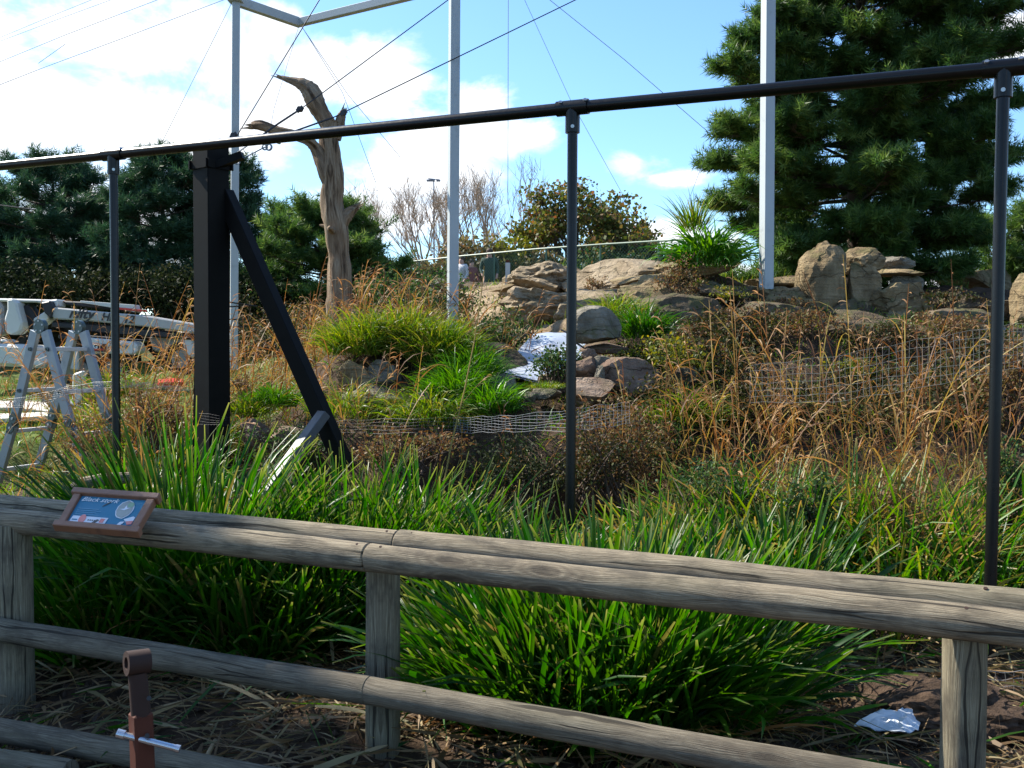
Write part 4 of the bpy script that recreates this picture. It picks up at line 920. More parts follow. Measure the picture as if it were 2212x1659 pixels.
rk(880, 885, 8.9, 44, 30, 'small rounded stone at the lower right of the mound', m=ROCKG, seed=38)
rk(615, 945, 8.9, 90, 50, 'brown stone in the shade left of the slanting strut', m=ROCKR, seed=39)
rk(555, 945, 9.2, 90, 70, 'dark brown stone low behind the box column', m=ROCKR, seed=40)
rk(690, 935, 8.9, 60, 44, 'reddish stone behind the foot of the brace', m=ROCKR, seed=41)
rk(2230, 660, 11.0, 120, 150, 'cracked pale rock at the right edge behind the black post', m=ROCK, seed=42, sub=4, rough=.14)
rk(2120, 610, 16.5, 170, 60, 'pale rock glimpsed under the big pine at right', m=ROCK, seed=43)
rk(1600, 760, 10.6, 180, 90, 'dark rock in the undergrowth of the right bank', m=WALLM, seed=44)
rk(1450, 840, 9.4, 140, 110, 'dark rock under the hanging dry plants', m=WALLM, seed=45, sub=4)
rk(1000, 650, 16, 160, 40, 'low pale rock ridge beside the middle grey post', m=ROCK, seed=46, dep=.8)
rk(960, 620, 18.5, 120, 40, 'weathered wall stub behind the middle grey post', m=ROCKG, seed=47)
rk(120, 845, 12.0, 90, 30, 'low stone at the lawn edge between ladder legs', m=ROCKG, seed=48)
rk(200, 850, 11.5, 60, 40, 'upright pale stone behind the ladder right leg', m=ROCK, seed=49)
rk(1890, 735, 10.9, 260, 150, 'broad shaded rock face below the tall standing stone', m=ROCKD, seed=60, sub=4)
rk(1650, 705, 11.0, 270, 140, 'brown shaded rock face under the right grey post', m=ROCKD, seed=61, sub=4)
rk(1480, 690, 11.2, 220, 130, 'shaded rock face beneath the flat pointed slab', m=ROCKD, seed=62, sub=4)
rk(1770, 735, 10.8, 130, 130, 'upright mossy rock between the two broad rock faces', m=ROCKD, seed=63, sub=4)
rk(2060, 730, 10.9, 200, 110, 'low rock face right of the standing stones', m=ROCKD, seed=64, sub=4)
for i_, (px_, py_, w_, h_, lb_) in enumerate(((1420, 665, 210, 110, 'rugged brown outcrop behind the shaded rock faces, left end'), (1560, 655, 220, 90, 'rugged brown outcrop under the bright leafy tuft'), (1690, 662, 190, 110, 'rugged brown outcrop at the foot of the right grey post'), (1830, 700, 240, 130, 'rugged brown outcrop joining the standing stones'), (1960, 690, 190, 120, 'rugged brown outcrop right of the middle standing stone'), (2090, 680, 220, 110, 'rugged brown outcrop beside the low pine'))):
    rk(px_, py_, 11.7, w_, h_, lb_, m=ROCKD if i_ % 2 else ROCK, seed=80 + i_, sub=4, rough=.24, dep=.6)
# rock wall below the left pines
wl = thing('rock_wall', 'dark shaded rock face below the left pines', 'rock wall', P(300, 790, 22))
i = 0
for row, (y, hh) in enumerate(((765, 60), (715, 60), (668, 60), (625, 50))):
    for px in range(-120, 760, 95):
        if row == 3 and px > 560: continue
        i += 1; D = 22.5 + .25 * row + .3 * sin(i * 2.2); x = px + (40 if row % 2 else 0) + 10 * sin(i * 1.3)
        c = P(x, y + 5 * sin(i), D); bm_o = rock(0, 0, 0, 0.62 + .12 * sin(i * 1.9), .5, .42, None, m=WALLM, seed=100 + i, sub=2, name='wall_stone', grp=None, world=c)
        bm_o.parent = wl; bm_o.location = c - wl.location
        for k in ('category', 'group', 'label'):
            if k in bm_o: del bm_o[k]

# ---------------------------------------------------------------- dead tree
def D12(pts, D=11.6): return [P(x, y, D) for x, y, *_ in pts]
dt = thing('dead_tree', 'bare pale dead tree with two broken branches', 'tree', P(740, 730, 11.6))
def limb(pts, name, D=11.6, n=20, wob=.16, seed=1, splint=0):
    cs = []; rs = []
    P_ = [(P(x, y, D + (d[0] if d else 0)), w / 2 * D / FP) for x, y, w, *d in pts]
    for a in range(len(P_) - 1):
        p0 = P_[max(a - 1, 0)]; p1 = P_[a]; p2 = P_[a + 1]; p3 = P_[min(a + 2, len(P_) - 1)]
        for k in range(6):
            t = k / 6; f = lambda A, B, C_, D_: .5 * (2 * B + (C_ - A) * t + (2 * A - 5 * B + 4 * C_ - D_) * t * t + (3 * B - A - 3 * C_ + D_) * t ** 3)
            cs.append(f(p0[0], p1[0], p2[0], p3[0])); rs.append(f(p0[1], p1[1], p2[1], p3[1]))
    cs.append(P_[-1][0]); rs.append(P_[-1][1])
    cs = [q + Vector((noise.noise(q * 2.2 + Vector((seed, 0, 0))), 0, 0)) * min(.035, rs[i] * .3) for i, q in enumerate(cs)]
    rs = [r * (1 + .14 * noise.noise(Vector((i * .9, seed * 3.3, 0)))) for i, r in enumerate(rs)]
    m_ = MB().tube(cs, rs, n, True, 1, wob, seed)
    if splint:
        d = (cs[-1] - cs[-3]).normalized(); rr_ = random.Random(seed)
        for k in range(splint):
            o_ = Vector((rr_.gauss(0, 1), rr_.gauss(0, 1), rr_.gauss(0, 1))).normalized() * rs[-1] * .7; q = cs[-2] + o_
            m_.tube([q, q + d * rr_.uniform(.02, .05) + o_ * .2, q + d * rr_.uniform(.06, .12) + o_ * .3], [rs[-1] * .5, rs[-1] * .3, .003], 5)
    return m_.build(name, DEADWOOD, dt, smooth=True)
limb([(752, 770, 96), (742, 715, 66), (736, 640, 52), (730, 560, 50), (724, 480, 50), (717, 400, 46), (714, 330, 40), (712, 285, 42), (718, 262, 34)], 'trunk', seed=1, n=32, wob=.30)
limb([(716, 300, 36), (702, 255, 38), (684, 222, 37), (668, 198, 35), (652, 184, 27), (636, 177, 20), (620, 172, 14), (607, 167, 9)], 'branch', seed=2, wob=.5, splint=7)
limb([(715, 400, 36), (700, 355, 34), (684, 322, 26), (662, 302, 18, -.1), (628, 290, 19, -.2), (590, 280, 18, -.3), (562, 272, 21, -.35), (544, 272, 15, -.38)], 'branch', seed=3, wob=.45, splint=6)
limb([(722, 300, 26), (732, 275, 22), (738, 255, 20), (744, 240, 12)], 'branch_stub', seed=4, wob=.5, splint=6)
limb([(726, 500, 30), (742, 475, 28), (756, 458, 20), (772, 446, 11)], 'branch_stub', seed=5, wob=.5, splint=5)
limb([(712, 492, 14), (698, 488, 7), (690, 486, 3)], 'branch_stub', seed=6, n=8)
limb([(719, 500, 14, -.1), (714, 494, 13, -.24), (712, 493, 5, -.3)], 'knot', seed=7, n=8)

# ---------------------------------------------------------------- vegetation engines
def unit(v): return v / (np.linalg.norm(v, axis=-1, keepdims=True) + 1e-9)
def blades(base, az, lean, length, width, droop, nseg=5, tip=0.25, fold=0.25, tw=0.6, taper=1.0, rng=RNG):
    N_ = len(base); t = np.linspace(0, 1, nseg + 1)[None, :]
    th = lean[:, None] + droop[:, None] * t ** 1.6
    ds = length[:, None] / nseg
    dx = np.concatenate([np.zeros((N_, 1)), np.cumsum((np.sin(th[:, 1:] * .5 + th[:, :-1] * .5)) * ds, 1)], 1)
    dz = np.concatenate([np.zeros((N_, 1)), np.cumsum((np.cos(th[:, 1:] * .5 + th[:, :-1] * .5)) * ds, 1)], 1)
    ca, sa = np.cos(az)[:, None], np.sin(az)[:, None]
    C_ = np.stack([base[:, 0:1] + ca * dx, base[:, 1:2] + sa * dx, base[:, 2:3] + dz], -1)
    b = np.stack([-sa + 0 * t, ca + 0 * t, 0 * dx], -1)
    n_ = np.stack([-ca * np.cos(th), -sa * np.cos(th), np.sin(th)], -1)
    ph = rng.normal(0, tw, (N_, 1, 1)) + rng.normal(0, .4, (N_, 1, 1)) * t[:, :, None]
    wd = b * np.cos(ph) + n_ * np.sin(ph); nn = np.cross(wd, unit(np.gradient(C_, axis=1)))
    prof = np.minimum(1, .45 + t * 2.2) * np.where(t > 1 - tip, 1 - (t - (1 - tip)) / max(tip, 1e-3) * taper, 1.0)
    w = (width[:, None] * prof * .5)[..., None]
    if fold: V = np.stack([C_ - wd * w, C_ + nn * w * fold, C_ + wd * w], 2); k = 3
    else: V = np.stack([C_ - wd * w, C_ + wd * w], 2); k = 2
    M_ = (nseg + 1) * k; idx = np.arange(M_).reshape(nseg + 1, k)
    f = np.stack([idx[:-1, :-1], idx[:-1, 1:], idx[1:, 1:], idx[1:, :-1]], -1).reshape(-1, 4)
    F_ = (np.arange(N_)[:, None, None] * M_ + f[None]).reshape(-1, 4)
    r = np.repeat(rng.random(N_), M_); tt = np.broadcast_to(t[:, :, None], (N_, nseg + 1, k)).reshape(-1)
    return V.reshape(-1, 3), F_, r, tt
def XY(px, D): p = P(px, 800, D); return p.x, p.y
# foreground sedge: single blades are parts, sharing a few meshes
VAR = []
for i in range(14):
    rg = np.random.default_rng(50 + i); ln_ = 1.0; lean = .12 + .05 * (i % 3); dr = [.15, .35, .6, .9, 1.3, 1.9, .25][i % 7]
    V, F_, r, tt = blades(np.zeros((1, 3)), np.zeros(1), np.array([lean]), np.array([ln_]), np.array([.026]), np.array([dr]), 8, .05 if i % 2 else .22, .28, .3, .55 if i % 2 else .95, rng=rg)
    me = bpy.data.meshes.new('sedge_blade'); me.from_pydata(V.tolist(), [], F_.tolist())
    for a, v in (('rnd', r * .01 + .37), ('tt', tt)):
        at = me.attributes.new(a, 'FLOAT', 'POINT'); at.data.foreach_set('value', np.asarray(v, np.float32))
    me.polygons.foreach_set('use_smooth', [True] * len(me.polygons)); me.materials.append(SEDGE); me.update(); VAR.append(me)
def clump(px, D, nstuff, nparts, L_, W_, rad, label, spread=.55, m=SEDGE, seed=0, grp='clumps of broad sedge', name='sedge_clump', azr=None, world=None, dro=(0.1, 1.2), tip=.06, fold=.28, nseg=6, tw=.6, cat='plant', ell=(1, 1), partname='blade', dry=0):
    rg = np.random.default_rng(900 + seed); x0, y0 = world if world else XY(px, D); z0 = hz(x0, y0)
    t = thing(name, label, cat, (x0, y0, z0), grp)
    def gen(n):
        a = rg.uniform(0, 2 * pi, n); r = rad * np.sqrt(rg.random(n)); bx = x0 + r * np.cos(a) * ell[0]; by = y0 + r * np.sin(a) * ell[1]
        az = a + rg.normal(0, .7, n); le = np.clip((.15 + .85 * r / rad) * spread + rg.normal(0, .10, n), .02, 1.35)
        return np.stack([bx, by, hza(bx, by) - .02], -1), az, le, L_ * rg.uniform(.5, 1.08, n) * (1 - .2 * (r / rad)), W_ * rg.uniform(.6, 1.2, n), rg.uniform(*dro, n) * (.35 + r / rad)
    if nstuff:
        b, az, le, ln_, w, dr = gen(nstuff)
        V, F_, r, tt = blades(b, az, le, ln_, w, dr, nseg, tip, fold, tw, .6, rng=rg)
        tag(mk('leaves', V, F_, m, t, {'rnd': r, 'tt': tt}), kind='stuff')
    if dry:
        b, az, le, ln_, w, dr = gen(dry)
        V, F_, r, tt = blades(b, az, le + .3, ln_ * .7, w * .7, dr + .6, nseg, .5, .2, tw, .9, rng=rg)
        tag(mk('dead_leaves', V, F_, DRY, t, {'rnd': r, 'tt': tt}), kind='stuff')
    if nparts:
        b, az, le, ln_, w, dr = gen(nparts)
        for i in range(nparts):
            q = min(range(14), key=lambda j: abs([.15, .35, .6, .9, 1.3, 1.9, .25][j % 7] - dr[i]) + rg.random() * .3)
            o = bpy.data.objects.new(partname, VAR[q]); col.objects.link(o); o.parent = t
            o.matrix_local = Matrix.Translation(Vector(b[i]) - t.location) @ Matrix.Rotation(az[i], 4, 'Z') @ Matrix.Rotation(le[i] - .15, 4, 'Y') @ Matrix.Rotation(rg.normal(0, .5), 4, 'Z') @ Matrix.Diagonal((ln_[i], ln_[i] * w[i] / .026 / max(ln_[i], .3), ln_[i], 1))
    return t
def dry_stems(px, D, n, H, rad, label, seed=0, lean=(0, .42), azc=0.3, heads=4, grp='clumps of tall dry grass stalks', r_st=.0042, leafs=3):
    rg = np.random.default_rng(300 + seed); x0, y0 = XY(px, D); z0 = hz(x0, y0); t = thing('dry_grass_clump', label, 'plant', (x0, y0, z0), grp)
    a = rg.uniform(0, 2 * pi, n); r = rad * np.sqrt(rg.random(n)); bx = x0 + r * np.cos(a) * 1.6; by = y0 + r * np.sin(a) * .7
    az = np.where(rg.random(n) < .5, azc + rg.normal(0, .7, n), rg.uniform(0, 2 * pi, n)); le = rg.uniform(*lean, n); dr = rg.uniform(.05, 1.0, n) ** 1.6 * .9; ln_ = H * rg.uniform(.55, 1.1, n)
    fl = rg.random(n) < .2; le = np.where(fl, rg.uniform(.5, 1.25, n), le); az = np.where(fl, rg.uniform(0, 2 * pi, n), az)
    base = np.stack([bx, by, hza(bx, by) - .02], -1)
    V, F_, rn, tt = blades(base, az, le, ln_, np.full(n, r_st * 2), dr, 9, .1, 0, .8, .6, rng=rg)
    tag(mk('stalks', V, F_, DRY, t, {'rnd': rn, 'tt': tt}), kind='stuff')
    Cn = V.reshape(n, 10, 2, 3).mean(2)
    # nodding seed heads near the tip, dead leaves along the stalk
    tipv = Cn[:, -1]; k = heads; hb = []; ha = []
    for j in range(k):
        s = 7.2 + 1.8 * j / k; i0 = int(s); hb.append(Cn[:, i0] * (1 - s + i0) + Cn[:, i0 + 1 if i0 < 9 else 9] * (s - i0)); ha.append(az + rg.normal(0, .5, n))
    hb = np.concatenate(hb); ha = np.concatenate(ha); m_ = len(hb)
    V2, F2, r2, t2 = blades(hb, ha, rg.uniform(.5, 1.2, m_), rg.uniform(.04, .12, m_), rg.uniform(.006, .012, m_), rg.uniform(.6, 2.0, m_), 4, .4, 0, 1.2, .8, rng=rg)
    tag(mk('seed_heads', V2, F2, SEED, t, {'rnd': r2, 'tt': t2}), kind='stuff')
    if leafs:
        sel = rg.integers(0, n, n * leafs); ii = rg.integers(1, 7, n * leafs); lb = Cn[sel, ii]; m_ = len(lb)
        V3, F3, r3, t3 = blades(lb, rg.uniform(0, 2 * pi, m_), rg.uniform(.2, .9, m_), rg.uniform(.15, .5, m_), rg.uniform(.006, .013, m_), rg.uniform(.6, 2.4, m_), 5, .5, 0, .9, .9, rng=rg)
        tag(mk('dead_leaves', V3, F3, DRY, t, {'rnd': r3, 'tt': t3}), kind='stuff')
    return t
def leaves_at(C_, size, rg, asp=.55):
    n = len(C_); a = unit(rg.normal(0, 1, (n, 3))); b = unit(np.cross(a, rg.normal(0, 1, (n, 3)))); s = size * rg.uniform(.6, 1.3, (n, 1))
    V = np.stack([C_ - a * s, C_ + b * s * asp, C_ + a * s, C_ - b * s * asp], 1).reshape(-1, 3)
    return V, np.arange(4 * n).reshape(n, 4), np.repeat(rg.random(n), 4)
def bush(px, py, D, w, h, n, size, m, label, seed=0, name='bush', grp='leafy shrubs and undergrowth', stems=26, dep=None, clus=.16, cat='shrub', twigm=None, ground=False):
    rg = np.random.default_rng(700 + seed); c = P(px, py, D); rx = w / 2 * D / FP; rz = h / 2 * D / FP; ry = dep or rx * .8
    z0 = hz(c.x, c.y) if ground else c.z - rz
    t = thing(name, label, cat, (c.x, c.y, z0), grp)
    k = max(12, n // 45); cc = unit(rg.normal(0, 1, (k, 3))) * (rg.random((k, 1)) ** .4) * np.array([rx, ry, rz]) * .92
    idx = rg.integers(0, k, n); C_ = cc[idx] + rg.normal(0, 1, (n, 3)) * np.array([rx, ry, rz]) * clus + np.array(c)
    V, F_, r = leaves_at(C_, size, rg); mk('foliage', V, F_, m, t, {'rnd': r, 'tt': np.zeros(len(V))}, smooth=False)
    s = MB(); b0 = Vector((c.x, c.y, z0 - .05))
    for j in range(min(stems, k)):
        e = Vector(cc[j]) + c; b_ = b0 + Vector((rg.normal(0, rx * .3), rg.normal(0, ry * .3), 0)); md = b_.lerp(e, .55) + Vector((0, 0, .1 * rz)); s.tube([b_, md, e, e + (e - md) * .25], [.010 * max(1, rx), .006, .004, .002], 4, False)
    s.build('stems', twigm or STEMB, t); return t

# ---------------------------------------------------------------- pines
def needles(B_, D_, L_, per, nl, nw, rg, spread=.8):
    n = len(B_); u = np.tile(np.linspace(.12, 1, per), n); B2 = np.repeat(B_, per, 0); D2 = np.repeat(D_, per, 0); L2 = np.repeat(L_, per)
    p = B2 + D2 * (u * L2)[:, None]; q = 5; m_ = len(p); p = np.repeat(p, q, 0); d = np.repeat(D2, q, 0)
    side = unit(np.cross(d, rg.normal(0, 1, d.shape))); dirn = unit(d * (1.0 - spread * .35) + side * spread + rg.normal(0, .12, d.shape)); l = nl * rg.uniform(.7, 1.2, (len(p), 1))
    wv = unit(np.cross(dirn, rg.normal(0, 1, d.shape))) * nw
    V = np.stack([p - wv, p + wv, p + dirn * l], 1).reshape(-1, 3); F_ = np.arange(len(V)).reshape(-1, 3)
    return V, F_, np.repeat(np.repeat(rg.random(n), per * q), 3)
def pine(px, D, zb, ztop, R, label, m, seed=0, prof=None, nb=60, h0=.12, asp=(1, 1), per=9, nl=.10, nw=.0045, sub=7, twl=.26, tw=7, lean=0, density=1, grp='pine trees around the enclosure', drop=0.0, world=None):
    rg = np.random.default_rng(40 + seed); rr = random.Random(seed); 
    if world: bx, by = world
    else: bx, by = XY(px, D)
    H = ztop - zb; t = thing('pine_tree', label, 'tree', (bx, by, zb), grp)
    tr = MB(); tr.tube([Vector((bx + lean * s * s, by, zb - .3 + (H + .2) * s)) for s in (0, .2, .4, .6, .8, 1)], [.16 * H / 7, .13 * H / 7, .10 * H / 7, .07 * H / 7, .04, .012], 10, True, 1, .1, seed)
    tr.build('trunk', BARK, t, smooth=True)
    br = MB(); TB = []; TDr = []; TL = []
    prof = prof or (lambda s: (1 - s) ** .7)
    for i in range(nb):
        s = h0 + (1 - h0) * ((i + rr.random()) / nb); a = i * 2.399 + rr.uniform(-.3, .3)
        L_ = R * prof(s) * rr.uniform(.5, 1.28); base = Vector((bx + lean * s * s, by, zb + H * s)); el0 = .1 + .55 * s - drop + rr.uniform(-.12, .15)
        d = Vector((cos(a) * asp[0], sin(a) * asp[1], 0)) ; pts = []
        for k in range(6):
            u = k / 5; pts.append(base + d * (L_ * u * cos(el0 * .5)) + Vector((0, 0, L_ * (math.tan(el0) * u * .55 - .22 * u * u + .20 * u ** 3))))
        br.tube(pts, [.03 * L_ / 2 + .008, .024 * L_ / 2 + .006, .018 * L_ / 2 + .005, .012, .008, .004], 5, False)
        for q in range(int(sub * max(.5, L_ / R) * density) + 2):
            u = rr.uniform(.22, 1.0) ** .8; k = min(int(u * 5), 4); b = pts[k].lerp(pts[k + 1], u * 5 - k)
            fw = (pts[k + 1] - pts[k]).normalized(); sd = fw.cross(Vector((0, 0, 1))).normalized() * rr.choice((-1, 1))
            sl = (.32 * L_ * (1.15 - u) + .22) * rr.uniform(.6, 1.1); e = b + (fw * rr.uniform(.5, 1) + sd * rr.uniform(.3, 1.0) + Vector((0, 0, rr.uniform(-.05, .45)))).normalized() * sl
            br.tube([b, b.lerp(e, .5) + Vector((0, 0, -.02)), e], [.008, .005, .003], 3, False)
            for w in range(tw):
                v = rr.uniform(.25, 1.0); c = b.lerp(e, v); dv = ((e - b).normalized() * rr.uniform(.4, 1) + Vector((rr.gauss(0, .55), rr.gauss(0, .55), rr.uniform(-.1, .8)))).normalized()
                TB.append(c); TDr.append(dv); TL.append(twl * rr.uniform(.6, 1.2))
        for w in range(3): TB.append(pts[5]); TDr.append(((pts[5] - pts[4]).normalized() + Vector((rr.gauss(0, .4), rr.gauss(0, .4), rr.uniform(0, .8)))).normalized()); TL.append(twl * 1.2)
    for w in range(6): TB.append(Vector((bx + lean, by, ztop - .15 * w * 1.5))); TDr.append(Vector((rr.gauss(0, .5), rr.gauss(0, .5), 1)).normalized()); TL.append(twl * 1.3)
    tag(br.build('branches', BARK, t), kind='stuff')
    V, F_, r = needles(np.array(TB), unit(np.array(TDr)), np.array(TL), per, nl, nw, rg)
    mk('crown', V, F_, m, t, {'rnd': r, 'tt': np.zeros(len(V))}, smooth=False)
    return t
def pbig(s):
    return float(np.interp(s, [0, .06, .15, .25, .32, .42, .55, .75, 1], [.70, .85, .78, .92, 1, 1.0, .85, .62, .1]))
pine(1842, 15.2, 2.35, 9.6, 1.95, 'big dense pine filling the upper right behind the rocks', PINE, seed=1, prof=pbig, nb=150, h0=.0, sub=17, tw=12, per=7, nl=.14, nw=.008, twl=.26, drop=.10)
pl_ = lambda s: float(np.interp(s, [0, .2, .5, .75, 1], [1.1, 1.15, 1.0, .7, .2]))
pine(120, 21.5, 2.2, 5.25, 1.75, 'dark bushy pine at the left edge behind the boom lift', PINE2, seed=2, prof=pl_, nb=51, h0=0.0, sub=9, tw=9, per=7, nl=.15, nw=.009, twl=.32)
pine(-60, 22.5, 2.2, 4.3, 1.8, 'lower dark pine cut by the left edge of the view', PINE2, seed=3, prof=pl_, nb=37, h0=0.0, sub=8, tw=9, per=7, nl=.15, nw=.009, twl=.32)
pine(355, 21.0, 2.2, 5.35, 1.35, 'taller dark pine between the left black post and the box column', PINE2, seed=4, prof=pl_, nb=54, h0=0.0, sub=9, tw=9, per=7, nl=.15, nw=.009, twl=.32)
pine(505, 21.6, 2.3, 5.35, 0.85, 'narrow pine behind the left grey post', PINE2, seed=5, prof=pl_, nb=34, h0=.1, sub=6, tw=7, per=7, nl=.15, nw=.009, twl=.3)
pine(705, 20.0, 2.2, 4.1, 1.45, 'low spreading pine behind the dead tree', PINE, seed=6, prof=lambda s: float(np.interp(s, [0, .3, .6, 1], [1, 1, .85, .3])), nb=48, h0=.05, sub=9, tw=8, per=7, nl=.14, nw=.009, twl=.3)
pine(2290, 17, 2.4, 3.9, 1.4, 'low pine at the right edge behind the black post', PINE, seed=7, prof=pl_, nb=34, h0=.05, sub=7, tw=7, per=7, nl=.14, nw=.008, twl=.3)
pine(0, 0, 0, 8.4, 2.0, 'shady pine standing left of the fence outside the view', PINE, seed=8, prof=pbig, nb=60, h0=.50, sub=12, tw=8, per=7, nl=.15, nw=.012, twl=.34, world=(-8.8, 7.6))

# ---------------------------------------------------------------- bare trees, maple, hedge
def tree_rec(base, d, L_, r, depth, mb, tips, rr, up=.15, ang=.42, nk=(2, 3), shrink=.74):
    e = base + d * L_; md = base.lerp(e, .5) + Vector((rr.gauss(0, .03), rr.gauss(0, .03), 0)) * L_
    mb.tube([base, md, e], [r, r * .85, r * .7], 5 if depth > 3 else 3, False); tips.append((e, depth))
    if depth == 0: return
    for i in range(rr.choice(nk)):
        nd = (d + Vector((rr.gauss(0, ang), rr.gauss(0, ang), rr.gauss(0, ang * .6) + up))).normalized()
        tree_rec(base.lerp(e, rr.uniform(.65, 1)) if i else e, nd, L_ * shrink * rr.uniform(.75, 1.15), r * .62, depth - 1, mb, tips, rr, up, ang, nk, shrink)
def bare(px, D, ypx_top, w, label, seed, lean=(0, 0)):
    x, y = XY(px, D); zb = 2.4; zt = P(px, ypx_top, D).z; H = zt - zb; rr = random.Random(seed)
    t = thing('bare_tree', label, 'tree', (x, y, zb), 'leafless trees in the distance')
    MB().tube([(x, y, zb - .3), (x + lean[0] * .1, y, zb + H * .2)], [.02 * H + .06, .016 * H + .05], 7).build('trunk', TWIG, t)
    mb = MB(); tips = []; b = Vector((x + lean[0] * .1, y, zb + H * .2))
    for i in range(6):
        a = i * 1.05 + rr.random(); sp = rr.uniform(.2, w * 1.5); tree_rec(b, Vector((cos(a) * sp + lean[0] * .12, sin(a) * sp, 1)).normalized(), H * .26, .06 + H * .003, 5, mb, tips, rr, .16, .30, (2, 2, 3), .76)
    tag(mb.build('branches', TWIG, t), kind='stuff')
    mb2 = MB()
    for e, dp in tips:
        if dp <= 1:
            for k in range(2):
                dv = Vector((rr.gauss(0, .5), rr.gauss(0, .5), 1)).normalized(); q = e + dv * rr.uniform(.3, .7); mb2.tube([e, q], [.009, .004], 3, False)
    tag(mb2.build('twigs', TWIG, t), kind='stuff')
bare(905, 42, 400, .75, 'leafless tree just left of the middle grey post', 3)
bare(1040, 44, 372, .6, 'tall leafless tree right of the middle grey post', 5, (1.5, 0))
bare(990, 48, 430, .6, 'leafless tree hidden partly by the middle grey post', 8, (-2, 0))
def leafy_tree(px, D, ytop, wpx, label, seed, m, nl=9000, size=.12):
    x, y = XY(px, D); zb = 2.4; H = P(px, ytop, D).z - zb; rr = random.Random(seed); rg = np.random.default_rng(seed)
    t = thing('leafy_tree', label, 'tree', (x, y, zb), 'leafy trees in the distance'); mb = MB(); tips = []
    MB().tube([(x, y, zb - .3), (x, y, zb + H * .3)], [.22, .16], 7).build('trunk', BARK, t)
    R = wpx / 2 * D / FP
    for i in range(11):
        a = i * .63 * 1.7; sp = .35 + .9 * rr.random(); tree_rec(Vector((x, y, zb + H * .2 * (1 + i * .06))), Vector((cos(a) * sp, sin(a) * sp * .8, .8)).normalized(), H * .22, .09, 4, mb, tips, rr, .08, .4, (2, 3), .78)
    C0 = np.array([e for e, dp in tips if dp <= 2]); c = np.array([x, y, zb + H * .55]); 
    C0 = (C0 - c); C0 *= np.minimum(1, 1 / (np.sqrt((C0[:, 0] / R) ** 2 + (C0[:, 1] / R) ** 2 + (C0[:, 2] / (H * .5)) ** 2) + 1e-6))[:, None]; C0 += c
    tag(mb.build('branches', BARK, t), kind='stuff')
    C_ = C0[rg.integers(0, len(C0), nl)] + rg.normal(0, .16, (nl, 3)) * np.array([1.3, 1.3, .7])
    V, F_, r = leaves_at(C_, size, rg, .8); mk('crown', V, F_, m, t, {'rnd': r, 'tt': np.zeros(len(V))}, smooth=False)
leafy_tree(1250, 36, 378, 270, 'autumn tree with rusty green leaves behind the middle black post', 21, MAPLE, 8500, .075)
leafy_tree(1345, 34, 480, 160, 'lower autumn tree right of the middle black post', 24, MAPLE, 3200, .075)
for i, (px, w, top, m, lb) in enumerate(((60, 300, 560, SHADELEAF, 'undergrowth added with shade-dark leaves at the foot of the left edge pines'), (230, 260, 570, SHADELEAF, 'undergrowth added with shade-dark leaves behind the left black post'), (400, 260, 565, SHADELEAF, 'undergrowth added with shade-dark leaves behind the box column'), (560, 260, 590, SHADELEAF, 'undergrowth added with shade-dark leaves behind the brace'), (900, 150, 560, FARBUSH, 'brown hedge bush left of the middle grey post'), (1010, 170, 505, FARBUSH, 'rusty brown bush behind the fence, below the tall bare tree'), (1105, 130, 508, YBUSH, 'yellow green bush behind the green fence'),
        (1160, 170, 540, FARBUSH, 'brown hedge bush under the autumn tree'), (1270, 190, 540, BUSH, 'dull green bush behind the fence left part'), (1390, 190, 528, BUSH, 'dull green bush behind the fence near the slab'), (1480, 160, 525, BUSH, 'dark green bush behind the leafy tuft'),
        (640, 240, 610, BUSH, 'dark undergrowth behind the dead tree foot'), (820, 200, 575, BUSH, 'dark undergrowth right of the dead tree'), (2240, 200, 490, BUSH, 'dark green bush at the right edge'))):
    D = 33 if 900 <= px <= 1500 else 19; lo = 700 if m is SHADELEAF else 640; bush(px, (top + lo) / 2, D, w, lo - top, 5200 if m is SHADELEAF else 2600, .085 if D > 30 else .04, m, lb, seed=i, name='hedge_bush', grp='bushes behind the enclosure', stems=10)  # darkest undergrowth is added; its leaf colour carries the wall shade
# ---------------------------------------------------------------- foreground sedge clumps
clump(1290, 4.12, 900, 300, 1.0, .018, .40, 'big glossy sedge clump behind the fence between middle and right post', .62, seed=1, ell=(1.25, .7), dry=108, dro=(0.0, 1.0))
clump(1500, 4.15, 380, 170, .95, .018, .33, 'broad sedge clump spilling right toward the plastic litter', .72, seed=2, dry=72, ell=(1.1, .7), dro=(0.0, 1.0))
clump(1050, 4.4, 260, 100, .8, .018, .24, 'sedge clump right beside the middle timber post', .8, seed=3, dry=54, dro=(0.0, 1.0))
clump(200, 5.1, 450, 150, .82, .017, .34, 'dark sedge clump behind the sign', .8, seed=4, dry=90, dro=(0.0, 1.0))
clump(410, 5.45, 600, 220, 1.36, .017, .34, 'tall sedge clump below the box column', .55, seed=5, dry=108, dro=(0.0, 1.0))
clump(560, 5.2, 450, 160, .85, .016, .34, 'shaded sedge clump before the slanting strut', .75, seed=6, dry=108, dro=(0.0, 1.0))
clump(700, 5.5, 450, 140, .95, .016, .36, 'sedge clump left of the middle timber post', .6, seed=7, dry=90, dro=(0.0, 1.0))
clump(850, 5.9, 700, 120, .95, .014, .4, 'sedge clump leaning over the pond', .65, seed=8, dry=216, m=SEDGE, dro=(0.0, 1.0))
clump(1120, 5.3, 160, 60, .95, .016, .18, 'slim sedge tuft left of the middle black post foot', .45, seed=9, dro=(0.0, 1.0))
clump(1260, 5.2, 200, 60, .75, .015, .3, 'short sedge tuft right of the middle black post foot', .6, seed=10, dry=54, dro=(0.0, 1.0))
clump(1420, 5.25, 220, 70, .85, .016, .32, 'pale sedge tuft behind the top rails', .5, seed=11, dry=108, m=REED, dro=(0.0, 1.0))
